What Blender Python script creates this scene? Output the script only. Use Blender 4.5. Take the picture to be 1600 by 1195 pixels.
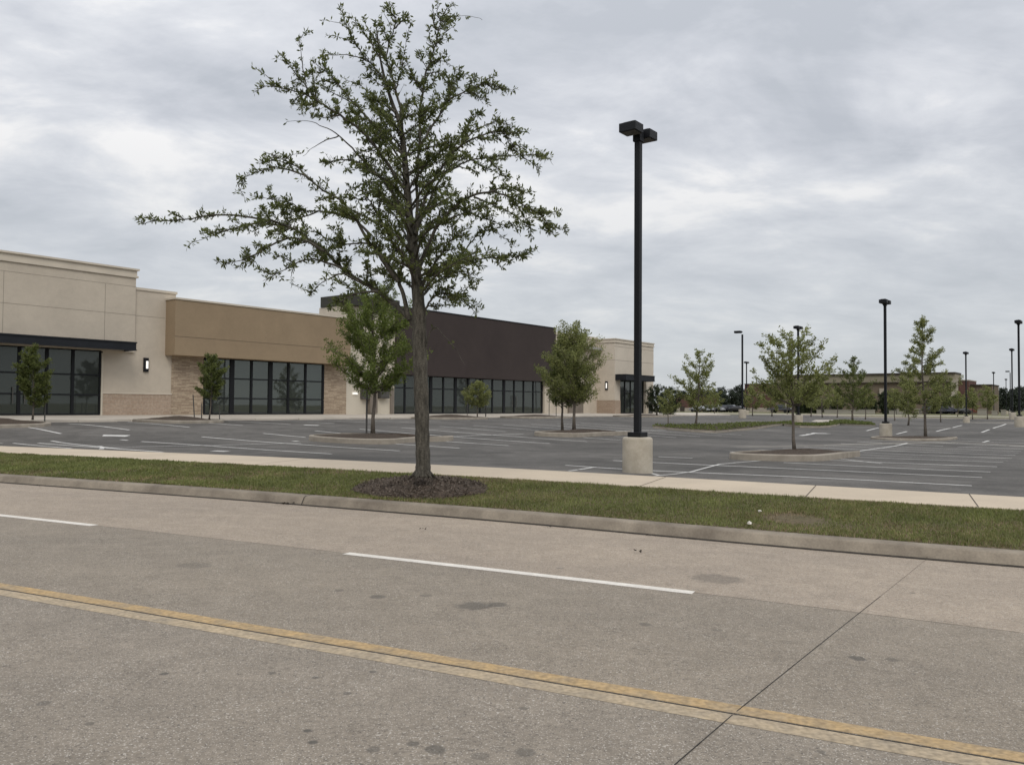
import bpy, math, random
import numpy as np
from mathutils import Vector, Matrix
random.seed(7)
R = math.radians
sc = bpy.context.scene
for o in list(bpy.data.objects): bpy.data.objects.remove(o)
col = sc.collection

# ------------------------------------------------------------------ camera
F = 1290.0; CZ = 1.8
_p = math.atan(37.5/F); _r = R(.42)
FW = Vector((0, math.cos(_p), math.sin(_p))); _u = Vector((0, -math.sin(_p), math.cos(_p))); _x = Vector((1, 0, 0))
RT = _x*math.cos(_r) + _u*math.sin(_r); UP = -_x*math.sin(_r) + _u*math.cos(_r)
cd = bpy.data.cameras.new('camera'); cam = bpy.data.objects.new('camera', cd); col.objects.link(cam)
M_ = Matrix.Identity(4)
for i in range(3):
    M_[i][0] = RT[i]; M_[i][1] = UP[i]; M_[i][2] = -FW[i]
M_[2][3] = CZ
cam.matrix_world = M_
cd.lens = F/1600*36; cd.sensor_width = 36; cd.clip_end = 3000; cd.clip_start = .05
sc.camera = cam

# ------------------------------------------------------------------ world, sun, exposure
SUN_EL, SUN_AZ = R(46), R(168)      # azimuth measured from +Y clockwise: behind the camera, a little to the right
w = bpy.data.worlds.new('World'); sc.world = w; w.use_nodes = True
nt = w.node_tree; nt.nodes.clear()
N = nt.nodes.new; L = nt.links.new
out = N('ShaderNodeOutputWorld'); bg = N('ShaderNodeBackground'); L(bg.outputs[0], out.inputs[0])
sky = N('ShaderNodeTexSky'); sky.sky_type = 'NISHITA'; sky.sun_disc = False
sky.sun_elevation = SUN_EL; sky.sun_rotation = SUN_AZ
tc = N('ShaderNodeTexCoord')
sep = N('ShaderNodeSeparateXYZ'); L(tc.outputs['Generated'], sep.inputs[0])
zz_ = N('ShaderNodeMath'); zz_.operation = 'MAXIMUM'; L(sep.outputs['Z'], zz_.inputs[0]); zz_.inputs[1].default_value = 0.0
za = N('ShaderNodeMath'); za.operation = 'ADD'; L(zz_.outputs[0], za.inputs[0]); za.inputs[1].default_value = .26
px_ = N('ShaderNodeMath'); px_.operation = 'DIVIDE'; L(sep.outputs['X'], px_.inputs[0]); L(za.outputs[0], px_.inputs[1])
py_ = N('ShaderNodeMath'); py_.operation = 'DIVIDE'; L(sep.outputs['Y'], py_.inputs[0]); L(za.outputs[0], py_.inputs[1])
cmb = N('ShaderNodeCombineXYZ'); L(px_.outputs[0], cmb.inputs[0]); L(py_.outputs[0], cmb.inputs[1])
mp = N('ShaderNodeMapping'); mp.inputs['Rotation'].default_value = (0, 0, R(-38)); mp.inputs['Scale'].default_value = (.85, 1.25, 1); mp.inputs['Location'].default_value = (4.4, 3.1, 0)
L(cmb.outputs[0], mp.inputs[0])
n1 = N('ShaderNodeTexNoise'); n1.inputs['Scale'].default_value = 1.55; n1.inputs['Detail'].default_value = 6; n1.inputs['Roughness'].default_value = .52; n1.inputs['Distortion'].default_value = .5
L(mp.outputs[0], n1.inputs['Vector'])
n2 = N('ShaderNodeTexNoise'); n2.inputs['Scale'].default_value = 3.8; n2.inputs['Detail'].default_value = 9; n2.inputs['Roughness'].default_value = .62; n2.inputs['Distortion'].default_value = .3
L(mp.outputs[0], n2.inputs['Vector'])
mxn = N('ShaderNodeMix'); mxn.inputs['Factor'].default_value = .36
L(n1.outputs[0], mxn.inputs[2]); L(n2.outputs[0], mxn.inputs[3])
cr = N('ShaderNodeValToRGB'); L(mxn.outputs[0], cr.inputs[0])
el = cr.color_ramp.elements
el[0].position = .385; el[0].color = (.49, .515, .56, 1)
el[1].position = .60; el[1].color = (.90, .89, .885, 1)
a_ = el.new(.46); a_.color = (.585, .605, .65, 1)
a_ = el.new(.53); a_.color = (.70, .715, .75, 1)
# low band near the horizon: thicker, evener air
hz = N('ShaderNodeMapRange'); L(sep.outputs['Z'], hz.inputs[0]); hz.inputs[1].default_value = 0; hz.inputs[2].default_value = .30
hz.inputs[3].default_value = .8; hz.inputs[4].default_value = 0
hm = N('ShaderNodeMix'); hm.data_type = 'RGBA'; L(hz.outputs[0], hm.inputs['Factor']); L(cr.outputs[0], hm.inputs[6]); hm.inputs[7].default_value = (.575, .605, .63, 1)
sk = N('ShaderNodeMix'); sk.data_type = 'RGBA'; sk.blend_type = 'MIX'; sk.inputs['Factor'].default_value = .93
skm = N('ShaderNodeVectorMath'); skm.operation = 'SCALE'; L(sky.outputs[0], skm.inputs[0]); skm.inputs['Scale'].default_value = 1.0
csc = N('ShaderNodeVectorMath'); csc.operation = 'SCALE'; L(hm.outputs[2], csc.inputs[0]); zq = N('ShaderNodeMath'); zq.operation = 'MULTIPLY'; L(zz_.outputs[0], zq.inputs[0]); L(zz_.outputs[0], zq.inputs[1])
zr = N('ShaderNodeMath'); zr.operation = 'MULTIPLY_ADD'; L(zq.outputs[0], zr.inputs[0]); zr.inputs[1].default_value = 10.0; zr.inputs[2].default_value = 10.0   # an overcast sky is brightest overhead
L(zr.outputs[0], csc.inputs['Scale'])
L(skm.outputs[0], sk.inputs[6]); L(csc.outputs[0], sk.inputs[7])
L(sk.outputs[2], bg.inputs[0]); bg.inputs[1].default_value = .1
ld = bpy.data.lights.new('sun', 'SUN'); ld.energy = 1.1; ld.angle = R(25); ld.color = (1, .94, .85)
sun = bpy.data.objects.new('sun', ld); col.objects.link(sun)
sd = Vector((math.sin(SUN_AZ)*math.cos(SUN_EL), math.cos(SUN_AZ)*math.cos(SUN_EL), math.sin(SUN_EL)))
sun.rotation_euler = sd.to_track_quat('Z', 'Y').to_euler()
sc.view_settings.view_transform = 'Standard'; sc.view_settings.look = 'None'; sc.view_settings.exposure = 0; sc.view_settings.gamma = 1

# ------------------------------------------------------------------ materials
def mat(name, c, rough=.85, var=.12, scale=1.5, c2=None, fine=0, fscale=60, bump=0, bscale=80, spec=.3, metal=0, stretch=None, mid=None):
    m = bpy.data.materials.new(name); m.use_nodes = True
    t = m.node_tree; b = t.nodes['Principled BSDF']; n = t.nodes.new; l = t.links.new
    b.inputs['Roughness'].default_value = rough; b.inputs['Specular IOR Level'].default_value = spec; b.inputs['Metallic'].default_value = metal
    co = n('ShaderNodeTexCoord').outputs['Object']
    if stretch:
        mpn = n('ShaderNodeMapping'); l(co, mpn.inputs[0]); mpn.inputs['Rotation'].default_value = (0, 0, stretch[0]); mpn.inputs['Scale'].default_value = stretch[1]; co = mpn.outputs[0]
    no = n('ShaderNodeTexNoise'); no.inputs['Scale'].default_value = scale; no.inputs['Detail'].default_value = 6; no.inputs['Roughness'].default_value = .6; l(co, no.inputs['Vector'])
    rp = n('ShaderNodeValToRGB'); l(no.outputs[0], rp.inputs[0])
    c = tuple(c); d = c2 or tuple(x*(1-var*2) for x in c)
    rp.color_ramp.elements[0].position = .3; rp.color_ramp.elements[0].color = (*d, 1)
    rp.color_ramp.elements[1].position = .68; rp.color_ramp.elements[1].color = (*(tuple(min(1, x*(1+(0 if c2 else var))) for x in c)), 1)
    cur = rp.outputs[0]
    if fine:
        nf = n('ShaderNodeTexNoise'); nf.inputs['Scale'].default_value = fscale; nf.inputs['Detail'].default_value = 3; l(n('ShaderNodeTexCoord').outputs['Object'], nf.inputs['Vector'])
        mr = n('ShaderNodeMapRange'); l(nf.outputs[0], mr.inputs[0]); mr.inputs[1].default_value = .3; mr.inputs[2].default_value = .7; mr.inputs[3].default_value = 1-fine; mr.inputs[4].default_value = 1+fine
        sc_ = n('ShaderNodeVectorMath'); sc_.operation = 'SCALE'; l(cur, sc_.inputs[0]); l(mr.outputs[0], sc_.inputs['Scale']); cur = sc_.outputs[0]
    if mid:
        for ms_, ma_ in mid:
            nm_ = n('ShaderNodeTexNoise'); nm_.inputs['Scale'].default_value = ms_; nm_.inputs['Detail'].default_value = 7; nm_.inputs['Roughness'].default_value = .65; nm_.inputs['Distortion'].default_value = .6; l(n('ShaderNodeTexCoord').outputs['Object'], nm_.inputs['Vector'])
            mr = n('ShaderNodeMapRange'); l(nm_.outputs[0], mr.inputs[0]); mr.inputs[1].default_value = .33; mr.inputs[2].default_value = .67; mr.inputs[3].default_value = 1-ma_; mr.inputs[4].default_value = 1+ma_
            sm = n('ShaderNodeVectorMath'); sm.operation = 'SCALE'; l(cur, sm.inputs[0]); l(mr.outputs[0], sm.inputs['Scale']); cur = sm.outputs[0]
    l(cur, b.inputs['Base Color'])
    if bump:
        nb = n('ShaderNodeTexNoise'); nb.inputs['Scale'].default_value = bscale; nb.inputs['Detail'].default_value = 4; l(co, nb.inputs['Vector'])
        bp = n('ShaderNodeBump'); bp.inputs['Strength'].default_value = bump; bp.inputs['Distance'].default_value = .02; l(nb.outputs[0], bp.inputs['Height']); l(bp.outputs[0], b.inputs['Normal'])
    return m

def leaf_mat(name, c, c2, trans=.35):
    m = bpy.data.materials.new(name); m.use_nodes = True
    t = m.node_tree; b = t.nodes['Principled BSDF']; n = t.nodes.new; l = t.links.new
    g = n('ShaderNodeNewGeometry'); rp = n('ShaderNodeValToRGB'); l(g.outputs['Random Per Island'], rp.inputs[0])
    rp.color_ramp.elements[0].color = (*c, 1); rp.color_ramp.elements[1].color = (*c2, 1)
    no = n('ShaderNodeTexNoise'); no.inputs['Scale'].default_value = 1.3; no.inputs['Detail'].default_value = 2; l(n('ShaderNodeTexCoord').outputs['Object'], no.inputs['Vector'])
    mr = n('ShaderNodeMapRange'); l(no.outputs[0], mr.inputs[0]); mr.inputs[1].default_value = .3; mr.inputs[2].default_value = .7; mr.inputs[3].default_value = .78; mr.inputs[4].default_value = 1.22
    s = n('ShaderNodeVectorMath'); s.operation = 'SCALE'; l(rp.outputs[0], s.inputs[0]); l(mr.outputs[0], s.inputs['Scale'])
    l(s.outputs[0], b.inputs['Base Color']); b.inputs['Roughness'].default_value = .5; b.inputs['Specular IOR Level'].default_value = .35
    tr = n('ShaderNodeBsdfTranslucent'); l(s.outputs[0], tr.inputs[0]); mx = n('ShaderNodeMixShader'); mx.inputs[0].default_value = trans
    l(b.outputs[0], mx.inputs[1]); l(tr.outputs[0], mx.inputs[2]); l(mx.outputs[0], t.nodes['Material Output'].inputs[0])
    return m

def brick_mat(name, c, c2, mortar, bw, bh, ms=.012, axis=True, bumpy=.4):
    m = bpy.data.materials.new(name); m.use_nodes = True
    t = m.node_tree; b = t.nodes['Principled BSDF']; n = t.nodes.new; l = t.links.new
    b.inputs['Roughness'].default_value = .9
    s = n('ShaderNodeSeparateXYZ'); l(n('ShaderNodeTexCoord').outputs['Object'], s.inputs[0])
    # distance along the wall = x*ex + y*ey (works for both wall directions of the site grid)
    a1 = n('ShaderNodeMath'); a1.operation = 'MULTIPLY'; l(s.outputs[0], a1.inputs[0]); a1.inputs[1].default_value = (EX.x if axis else NX.x)
    a2 = n('ShaderNodeMath'); a2.operation = 'MULTIPLY_ADD'; l(s.outputs[1], a2.inputs[0]); a2.inputs[1].default_value = (EX.y if axis else NX.y); l(a1.outputs[0], a2.inputs[2])
    cb = n('ShaderNodeCombineXYZ'); l(a2.outputs[0], cb.inputs[0]); l(s.outputs[2], cb.inputs[1])
    br = n('ShaderNodeTexBrick'); l(cb.outputs[0], br.inputs['Vector']); br.inputs['Scale'].default_value = 1
    br.inputs['Color1'].default_value = (*c, 1); br.inputs['Color2'].default_value = (*c2, 1); br.inputs['Mortar'].default_value = (*mortar, 1)
    br.inputs['Brick Width'].default_value = bw; br.inputs['Row Height'].default_value = bh; br.inputs['Mortar Size'].default_value = ms
    no = n('ShaderNodeTexNoise'); no.inputs['Scale'].default_value = 9; l(cb.outputs[0], no.inputs['Vector'])
    mr = n('ShaderNodeMapRange'); l(no.outputs[0], mr.inputs[0]); mr.inputs[1].default_value = .3; mr.inputs[2].default_value = .7; mr.inputs[3].default_value = .85; mr.inputs[4].default_value = 1.12
    sx = n('ShaderNodeVectorMath'); sx.operation = 'SCALE'; l(br.outputs[0], sx.inputs[0]); l(mr.outputs[0], sx.inputs['Scale']); l(sx.outputs[0], b.inputs['Base Color'])
    bp = n('ShaderNodeBump'); bp.inputs['Strength'].default_value = bumpy; bp.inputs['Distance'].default_value = .02; bp.invert = True; l(br.outputs['Fac'], bp.inputs['Height']); l(bp.outputs[0], b.inputs['Normal'])
    return m

def glass_mat(name, seen=.25, tint=(.55, .62, .60), gloss=1.7):
    m = bpy.data.materials.new(name); m.use_nodes = True
    t = m.node_tree; n = t.nodes.new; l = t.links.new
    t.nodes.remove(t.nodes['Principled BSDF'])
    tr = n('ShaderNodeBsdfTransparent'); tr.inputs[0].default_value = (*tint, 1)
    df = n('ShaderNodeBsdfPrincipled'); df.inputs['Base Color'].default_value = (.028, .034, .029, 1); df.inputs['Roughness'].default_value = .3
    gl = n('ShaderNodeBsdfGlossy'); gl.inputs['Roughness'].default_value = .015; gl.inputs[0].default_value = (.86, .92, .86, 1)
    no = n('ShaderNodeTexNoise'); no.inputs['Scale'].default_value = .35; l(n('ShaderNodeTexCoord').outputs['Object'], no.inputs['Vector'])
    bp = n('ShaderNodeBump'); bp.inputs['Strength'].default_value = .05; bp.inputs['Distance'].default_value = .05; l(no.outputs[0], bp.inputs['Height']); l(bp.outputs[0], gl.inputs['Normal'])
    m1 = n('ShaderNodeMixShader'); m1.inputs[0].default_value = seen; l(df.outputs[0], m1.inputs[1]); l(tr.outputs[0], m1.inputs[2])
    fr = n('ShaderNodeFresnel'); fr.inputs[0].default_value = 1.55
    ml = n('ShaderNodeMath'); ml.operation = 'MULTIPLY'; l(fr.outputs[0], ml.inputs[0]); ml.inputs[1].default_value = gloss; ml.use_clamp = True
    m2 = n('ShaderNodeMixShader'); l(ml.outputs[0], m2.inputs[0]); l(m1.outputs[0], m2.inputs[1]); l(gl.outputs[0], m2.inputs[2])
    l(m2.outputs[0], t.nodes['Material Output'].inputs[0])
    return m

def emit_mat(name, c, s):
    m = bpy.data.materials.new(name); m.use_nodes = True; b = m.node_tree.nodes['Principled BSDF']
    b.inputs['Base Color'].default_value = (.8, .8, .78, 1); b.inputs['Emission Color'].default_value = (*c, 1); b.inputs['Emission Strength'].default_value = s
    return m

# ------------------------------------------------------------------ site grid
# road frame: RD along the street (to the left), RN across it away from the camera
_a = R(64.9)
RD = Vector((-math.sin(_a), math.cos(_a))); RN = Vector((math.cos(_a), math.sin(_a)))
# building frame: EX along the long facade, NX out of it towards the parking lot
EX = Vector((1000/F, 1)).normalized(); NX = Vector((EX.y, -EX.x))
O_ = Vector((-24.944, 40.222))
def uv2(u, v): p = RN*u + RD*v; return p.x, p.y
def en2(e, n): p = O_ + EX*e + NX*n; return p.x, p.y
def toen(x, y): d = Vector((x, y)) - O_; return d.dot(EX), d.dot(NX)
def touv(x, y): d = Vector((x, y)); return d.dot(RN), d.dot(RD)
def ray(x, y): return RT*((x-800)/F) - UP*((y-597.5)/F) + FW

PROF = {  # height of each long street line against the distance v along the street
 -3.0: [(-30, -.12), (-.6, -.02), (2.3, .01), (7.6, .06), (20, .09), (60, .12)],
 4.98: [(-30, -.12), (-.6, -.003), (2.3, .03), (7.6, .078), (20, .10), (60, .12)],
 8.22: [(-30, -.14), (-.9, -.09), (1.1, -.031), (3.8, 0.), (7.4, .035), (12.5, .078), (30, .09), (60, .1)],
 12.05: [(-30, -.17), (-1.4, -.149), (1.7, -.118), (5.6, -.05), (10.9, -.009), (18.4, .002), (60, .02)],
 12.4: [(-30, -.02), (-1.4, .005), (1.7, .034), (5.8, .1), (11.2, .141), (18.9, .152), (60, .17)],
 14.94: [(-30, .2), (-1.7, .25), (2.1, .295), (7, .36), (13.6, .388), (22.9, .393), (60, .4)],
 16.87: [(-30, .22), (-2, .275), (2.3, .33), (7.9, .40), (15.3, .436), (25.8, .42), (60, .42)]}
PK = sorted(PROF)
def _pz(k, v):
    t = PROF[k]; xs = [a for a, b in t]; ys = [b for a, b in t]
    s = 0
    for dv in (-1.2, -.6, 0, .6, 1.2): s += float(np.interp(v+dv, xs, ys))
    return s/5
def streetZ(u, v):
    if u <= PK[0]: return _pz(PK[0], v)
    if u >= PK[-1]: return _pz(PK[-1], v)
    for a, b in zip(PK, PK[1:]):
        if u <= b:
            t = (u-a)/(b-a); return _pz(a, v)*(1-t) + _pz(b, v)*t
CT = []
for v, Z in [(40, .42), (25.8, .418), (15.3, .439), (7.9, .4), (2.3, .323), (-2, .282), (-12, .25), (-30, .2)]:
    CT.append((*toen(*uv2(16.9, v)), Z))
for E_ in range(-20, 100, 8): CT.append((E_, 4.2, .93))
CT += [(-.2, 35.3, .31), (33.4, 32.4, .2), (84.3, 28.5, .3), (56, 36.5, .55), (55.5, 15, .9), (48.2, 22.5, .5), (91, 32, .75), (10, 41, .25), (18, 40, .12), (25, 39.5, .06),
       (97, 20, .7), (97, 0, .7), (97, 40, .7), (97, 60, .7), (70, 60, .6), (40, 60, .3), (20, 60, .2), (125, 0, .75), (125, 25, .75), (125, 50, .75), (150, 0, .8), (150, 30, .8), (150, 60, .8),
       (180, -10, .85), (180, 30, .85), (180, 60, .85), (130, -60, .8), (240, 20, .85), (160, 90, .8), (100, 90, .6)]
CT = np.array(CT)
def lotZ(x, y):
    e, n = toen(x, y)
    d2 = (CT[:, 0]-e)**2 + (CT[:, 1]-n)**2 + 2.
    wt = d2**-1.6; z = float((wt*CT[:, 2]).sum()/wt.sum())
    u, v = touv(x, y); t = min(1, max(0, (u-16.87)/2.0))
    if t < 1: t = t*t*(3-2*t); z = _pz(16.87, v)*(1-t) + z*t
    return z
def groundZ(x, y):
    u, v = touv(x, y)
    return streetZ(u, v) if u < 16.87 else lotZ(x, y)
def G(x, y):
    "point of the ground that the photograph shows at pixel x, y"
    d = ray(x, y); z = 3.; st = .25
    while z < 600:
        P = d*(z/d.y)
        if P.z + CZ <= groundZ(P.x, P.y):
            lo, hi = z-st, z
            for _ in range(14):
                m = (lo+hi)/2; P = d*(m/d.y)
                if P.z + CZ <= groundZ(P.x, P.y): hi = m
                else: lo = m
            P = d*(hi/d.y); return Vector((P.x, P.y, P.z+CZ))
        z += st; st = .25 if z < 60 else 1.
    P = d*(200/d.y); return Vector((P.x, P.y, P.z+CZ))
def en3(e, n, z=None):
    x, y = en2(e, n); return Vector((x, y, lotZ(x, y) if z is None else z))
def fac(x, y, o=0):
    "where the sight line of a pixel meets the facade plane at offset o: (distance along, height)"
    d = ray(x, y); t = (O_.dot(NX)+o)/(NX.x*d.x+NX.y*d.y); Q = d*t
    return (Vector((Q.x, Q.y))-O_).dot(EX), Q.z+CZ

# ------------------------------------------------------------------ mesh helpers
class MB:
    def __init__(s): s.v = []; s.f = []
    def add(s, vs, fs):
        k = len(s.v); s.v += [tuple(p) for p in vs]; s.f += [tuple(i+k for i in f) for f in fs]; return s
    def hexa(s, b, t):
        return s.add(list(b)+list(t), [(3, 2, 1, 0), (4, 5, 6, 7), (0, 1, 5, 4), (1, 2, 6, 5), (2, 3, 7, 6), (3, 0, 4, 7)])
    def box(s, c, sz, rot=0):
        cx, cy, cz = c; a, b, h = (q/2 for q in sz); ca, sa = math.cos(rot), math.sin(rot)
        q = [(cx+x*ca-y*sa, cy+x*sa+y*ca) for x, y in ((-a, -b), (a, -b), (a, b), (-a, b))]
        return s.hexa([(x, y, cz-h) for x, y in q], [(x, y, cz+h) for x, y in q])
    def ebox(s, e0, e1, n0, n1, h0, h1):
        q = [en2(e0, n1), en2(e1, n1), en2(e1, n0), en2(e0, n0)]
        return s.hexa([(x, y, h0) for x, y in q], [(x, y, h1) for x, y in q])
    def tube(s, pts, rs, k=6, cap=True):
        pts = [Vector(p) for p in pts]; base = len(s.v); ref = Vector((.3, .9, .2))
        for i, p in enumerate(pts):
            d = (pts[min(i+1, len(pts)-1)]-pts[max(i-1, 0)])
            d = d.normalized() if d.length > 1e-9 else Vector((0, 0, 1))
            a = d.cross(ref)
            if a.length < .05: a = d.cross(Vector((1, 0, 0)))
            a.normalize(); b = d.cross(a)
            r = rs[i] if hasattr(rs, '__len__') else rs
            for j in range(k):
                t = 2*math.pi*j/k; q = p+(a*math.cos(t)+b*math.sin(t))*r; s.v.append((q.x, q.y, q.z))
        for i in range(len(pts)-1):
            for j in range(k):
                A = base+i*k+j; B = base+i*k+(j+1) % k; s.f.append((A, B, B+k, A+k))
        if cap: s.f.append(tuple(base+j for j in range(k))[::-1]); s.f.append(tuple(base+(len(pts)-1)*k+j for j in range(k)))
        return s
    def lathe(s, c, prof, k=24):
        base = len(s.v)
        for r, z in prof:
            for j in range(k): t = 2*math.pi*j/k; s.v.append((c[0]+r*math.cos(t), c[1]+r*math.sin(t), c[2]+z))
        for i in range(len(prof)-1):
            for j in range(k):
                A = base+i*k+j; B = base+i*k+(j+1) % k; s.f.append((A, B, B+k, A+k))
        s.f.append(tuple(base+(len(prof)-1)*k+j for j in range(k)))
        return s
    def build(s, name, m, parent=None, smooth=False, org=None):
        me = bpy.data.meshes.new(name)
        v = s.v
        if org is not None: v = [(a-org[0], b-org[1], c-org[2]) for a, b, c in v]
        me.from_pydata(v, [], s.f); me.update()
        if m: me.materials.append(m)
        if smooth: me.polygons.foreach_set('use_smooth', [True]*len(me.polygons))
        o = bpy.data.objects.new(name, me); col.objects.link(o)
        if parent: o.parent = parent
        return o
def tag(o, label=None, cat=None, group=None, kind=None):
    if label: o['label'] = label
    if cat: o['category'] = cat
    if group: o['group'] = group
    if kind: o['kind'] = kind
    return o
def empty(name, loc, label, cat, group=None):
    o = bpy.data.objects.new(name, None); o.location = loc; o.empty_display_size = .2; col.objects.link(o)
    return tag(o, label, cat, group)
def bevel(o, wd, seg=2):
    b = o.modifiers.new('bevel', 'BEVEL'); b.width = wd; b.segments = seg; b.limit_method = 'ANGLE'; return o

def sheet(name, us, v0, v1, dv, m, dz=0, zf=None):
    "a strip of street surface between lines us, following the ground"
    b = MB(); vs = []; v = v0
    while v < v1: vs.append(v); v += dv
    vs.append(v1); n = len(us)
    for v in vs:
        for u in us:
            x, y = uv2(u, v); b.v.append((x, y, (zf(u, v) if zf else streetZ(u, v))+dz))
    for i in range(len(vs)-1):
        for j in range(n-1):
            A = i*n+j; b.f.append((A, A+1, A+n+1, A+n))
    return tag(b.build(name, m, smooth=True), kind='structure')

def stripe(b, p, q, wd, dz=.004, step=1.0):
    "painted line from p to q laid on the ground"
    p = Vector(p[:2]); q = Vector(q[:2]); d = (q-p); ln = d.length; d.normalize(); s = Vector((-d.y, d.x))*(wd/2); n = max(1, int(ln/step)); k = len(b.v)
    for i in range(n+1):
        c = p+d*(ln*i/n)
        for a in (c-s, c, c+s): b.v.append((a.x, a.y, groundZ(a.x, a.y)+dz))
    for i in range(n):
        A = k+i*3; b.f.append((A, A+3, A+4, A+1)); b.f.append((A+1, A+4, A+5, A+2))

# ------------------------------------------------------------------ palette
rdrot = math.atan2(RD.y, RD.x); rotA = math.atan2(EX.y, EX.x)
def road_mat(name, c, c2, stains, spots=.0):
    m = mat(name, c, .88, c2=c2, scale=.55, fine=.16, fscale=26, bump=.35, bscale=70, stretch=(-rdrot, (.45, 1, 1)))
    t = m.node_tree; n = t.nodes.new; l = t.links.new; b = t.nodes['Principled BSDF']
    cur = b.inputs['Base Color'].links[0].from_socket
    pos = n('ShaderNodeTexCoord').outputs['Object']
    # exposed aggregate: fine light and dark grains
    for sc_, lo, hi, c_ in ((95, .60, .70, (.58, .54, .48)), (60, .62, .70, (.09, .08, .07))):
        vn = n('ShaderNodeTexNoise'); vn.inputs['Scale'].default_value = sc_; vn.inputs['Detail'].default_value = 1; l(pos, vn.inputs['Vector'])
        mr = n('ShaderNodeMapRange'); l(vn.outputs[0], mr.inputs[0]); mr.inputs[1].default_value = lo; mr.inputs[2].default_value = hi; mr.inputs[3].default_value = 0; mr.inputs[4].default_value = .7
        mx = n('ShaderNodeMix'); mx.data_type = 'RGBA'; l(mr.outputs[0], mx.inputs['Factor']); l(cur, mx.inputs[6]); mx.inputs[7].default_value = (*c_, 1); cur = mx.outputs[2]
    # blotches a few decimetres wide
    bn = n('ShaderNodeTexNoise'); bn.inputs['Scale'].default_value = 3.2; bn.inputs['Detail'].default_value = 8; bn.inputs['Roughness'].default_value = .7; l(pos, bn.inputs['Vector'])
    mr = n('ShaderNodeMapRange'); l(bn.outputs[0], mr.inputs[0]); mr.inputs[1].default_value = .3; mr.inputs[2].default_value = .7; mr.inputs[3].default_value = .88; mr.inputs[4].default_value = 1.12
    sx = n('ShaderNodeVectorMath'); sx.operation = 'SCALE'; l(cur, sx.inputs[0]); l(mr.outputs[0], sx.inputs['Scale']); cur = sx.outputs[0]
    wob = n('ShaderNodeTexNoise'); wob.inputs['Scale'].default_value = 9; wob.inputs['Detail'].default_value = 3; l(pos, wob.inputs['Vector'])
    for (x, y, ra, k) in stains:
        P = G(x, y)
        sb = n('ShaderNodeVectorMath'); sb.operation = 'DISTANCE'; l(pos, sb.inputs[0]); sb.inputs[1].default_value = P
        ad = n('ShaderNodeMath'); ad.operation = 'MULTIPLY_ADD'; l(wob.outputs[0], ad.inputs[0]); ad.inputs[1].default_value = ra*.9; l(sb.outputs['Value'], ad.inputs[2])
        mr = n('ShaderNodeMapRange'); l(ad.outputs[0], mr.inputs[0]); mr.inputs[1].default_value = ra*1.15; mr.inputs[2].default_value = ra*1.5; mr.inputs[3].default_value = k; mr.inputs[4].default_value = 0
        mx = n('ShaderNodeMix'); mx.data_type = 'RGBA'; l(mr.outputs[0], mx.inputs['Factor']); l(cur, mx.inputs[6]); mx.inputs[7].default_value = (.075, .07, .062, 1); cur = mx.outputs[2]
    l(cur, b.inputs['Base Color'])
    return m
MT = {}
MT['road_in'] = road_mat('road_concrete', (.262, .222, .172), (.215, .184, .145), [(740, 946, .17, .6), (775, 944, .1, .6), (591, 932, .09, .6), (1340, 1028, .07, .7), (1393, 1030, .05, .45), (1008, 975, .06, .5), (305, 883, .2, .28), (665, 930, .07, .4), (530, 922, .06, .4), (1120, 984, .05, .35), (20, 1000, .05, .4)])
MT['road_out'] = road_mat('outer_road_concrete', (.355, .292, .225), (.29, .240, .188), [(1120, 904, .3, .42), (875, 887, .05, .4), (1425, 926, .04, .5)])
MT['road_near'] = road_mat('near_road_concrete', (.252, .216, .172), (.21, .182, .147), [(257, 1052, .035, .75), (70, 1098, .045, .5), (480, 1141, .03, .8), (489, 1159, .028, .8), (680, 1170, .06, .6), (645, 1162, .04, .6), (820, 1175, .06, .5), (817, 1106, .03, .5), (140, 1130, .03, .5), (426, 1051, .03, .6), (493, 1058, .03, .6), (583, 1049, .03, .6), (543, 1083, .03, .6), (583, 1170, .04, .5), (750, 1181, .05, .4), (1283, 1174, .03, .5)])
MT['curb'] = mat('curb_concrete', (.31, .265, .205), .9, c2=(.15, .125, .097), scale=1.6, fine=.1, fscale=40, bump=.2)
MT['walk'] = mat('sidewalk_concrete', (.55, .462, .35), .9, c2=(.475, .40, .305), scale=.8, fine=.06, fscale=45, bump=.15)
MT['storewalk'] = mat('pale_walk_concrete', (.52, .47, .40), .9, c2=(.40, .36, .305), scale=.6, fine=.05)
MT['base'] = mat('pedestal_concrete', (.47, .425, .35), .9, c2=(.35, .31, .245), scale=3.2, fine=.08, fscale=50, bump=.2)
MT['isl'] = mat('island_concrete', (.36, .32, .265), .9, c2=(.26, .228, .185), scale=2.5, fine=.08)
MT['asph'] = mat('asphalt', (.135, .126, .114), .88, c2=(.066, .062, .056), scale=.12, fine=.22, fscale=30, bump=.3, bscale=60, stretch=(-rotA, (.5, 1.3, 1)), mid=((1.1, .24), (.33, .18)))
MT['pwhite'] = mat('white_paint', (.66, .65, .61), .8, c2=(.44, .43, .41), scale=1.8, fine=.2, fscale=25)
MT['rwhite'] = mat('white_road_paint', (.74, .70, .63), .8, c2=(.6, .56, .5), scale=4, fine=.12, fscale=40)
MT['yel'] = mat('faded_yellow_paint', (.45, .31, .15), .85, c2=(.30, .235, .155), scale=5, fine=.25, fscale=30)
MT['yel2'] = mat('pale_yellow_paint', (.43, .34, .225), .85, c2=(.30, .25, .185), scale=5, fine=.25, fscale=30)
MT['seam'] = mat('tar_seam', (.035, .033, .03), .9, var=.3, scale=6)
MT['grit'] = mat('grit', (.045, .038, .03), .95, var=.3, scale=9)
MT['soil'] = mat('soil', (.10, .09, .045), .95, c2=(.125, .09, .058), scale=1.6, fine=.3, fscale=20, bump=.5, bscale=30)
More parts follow.
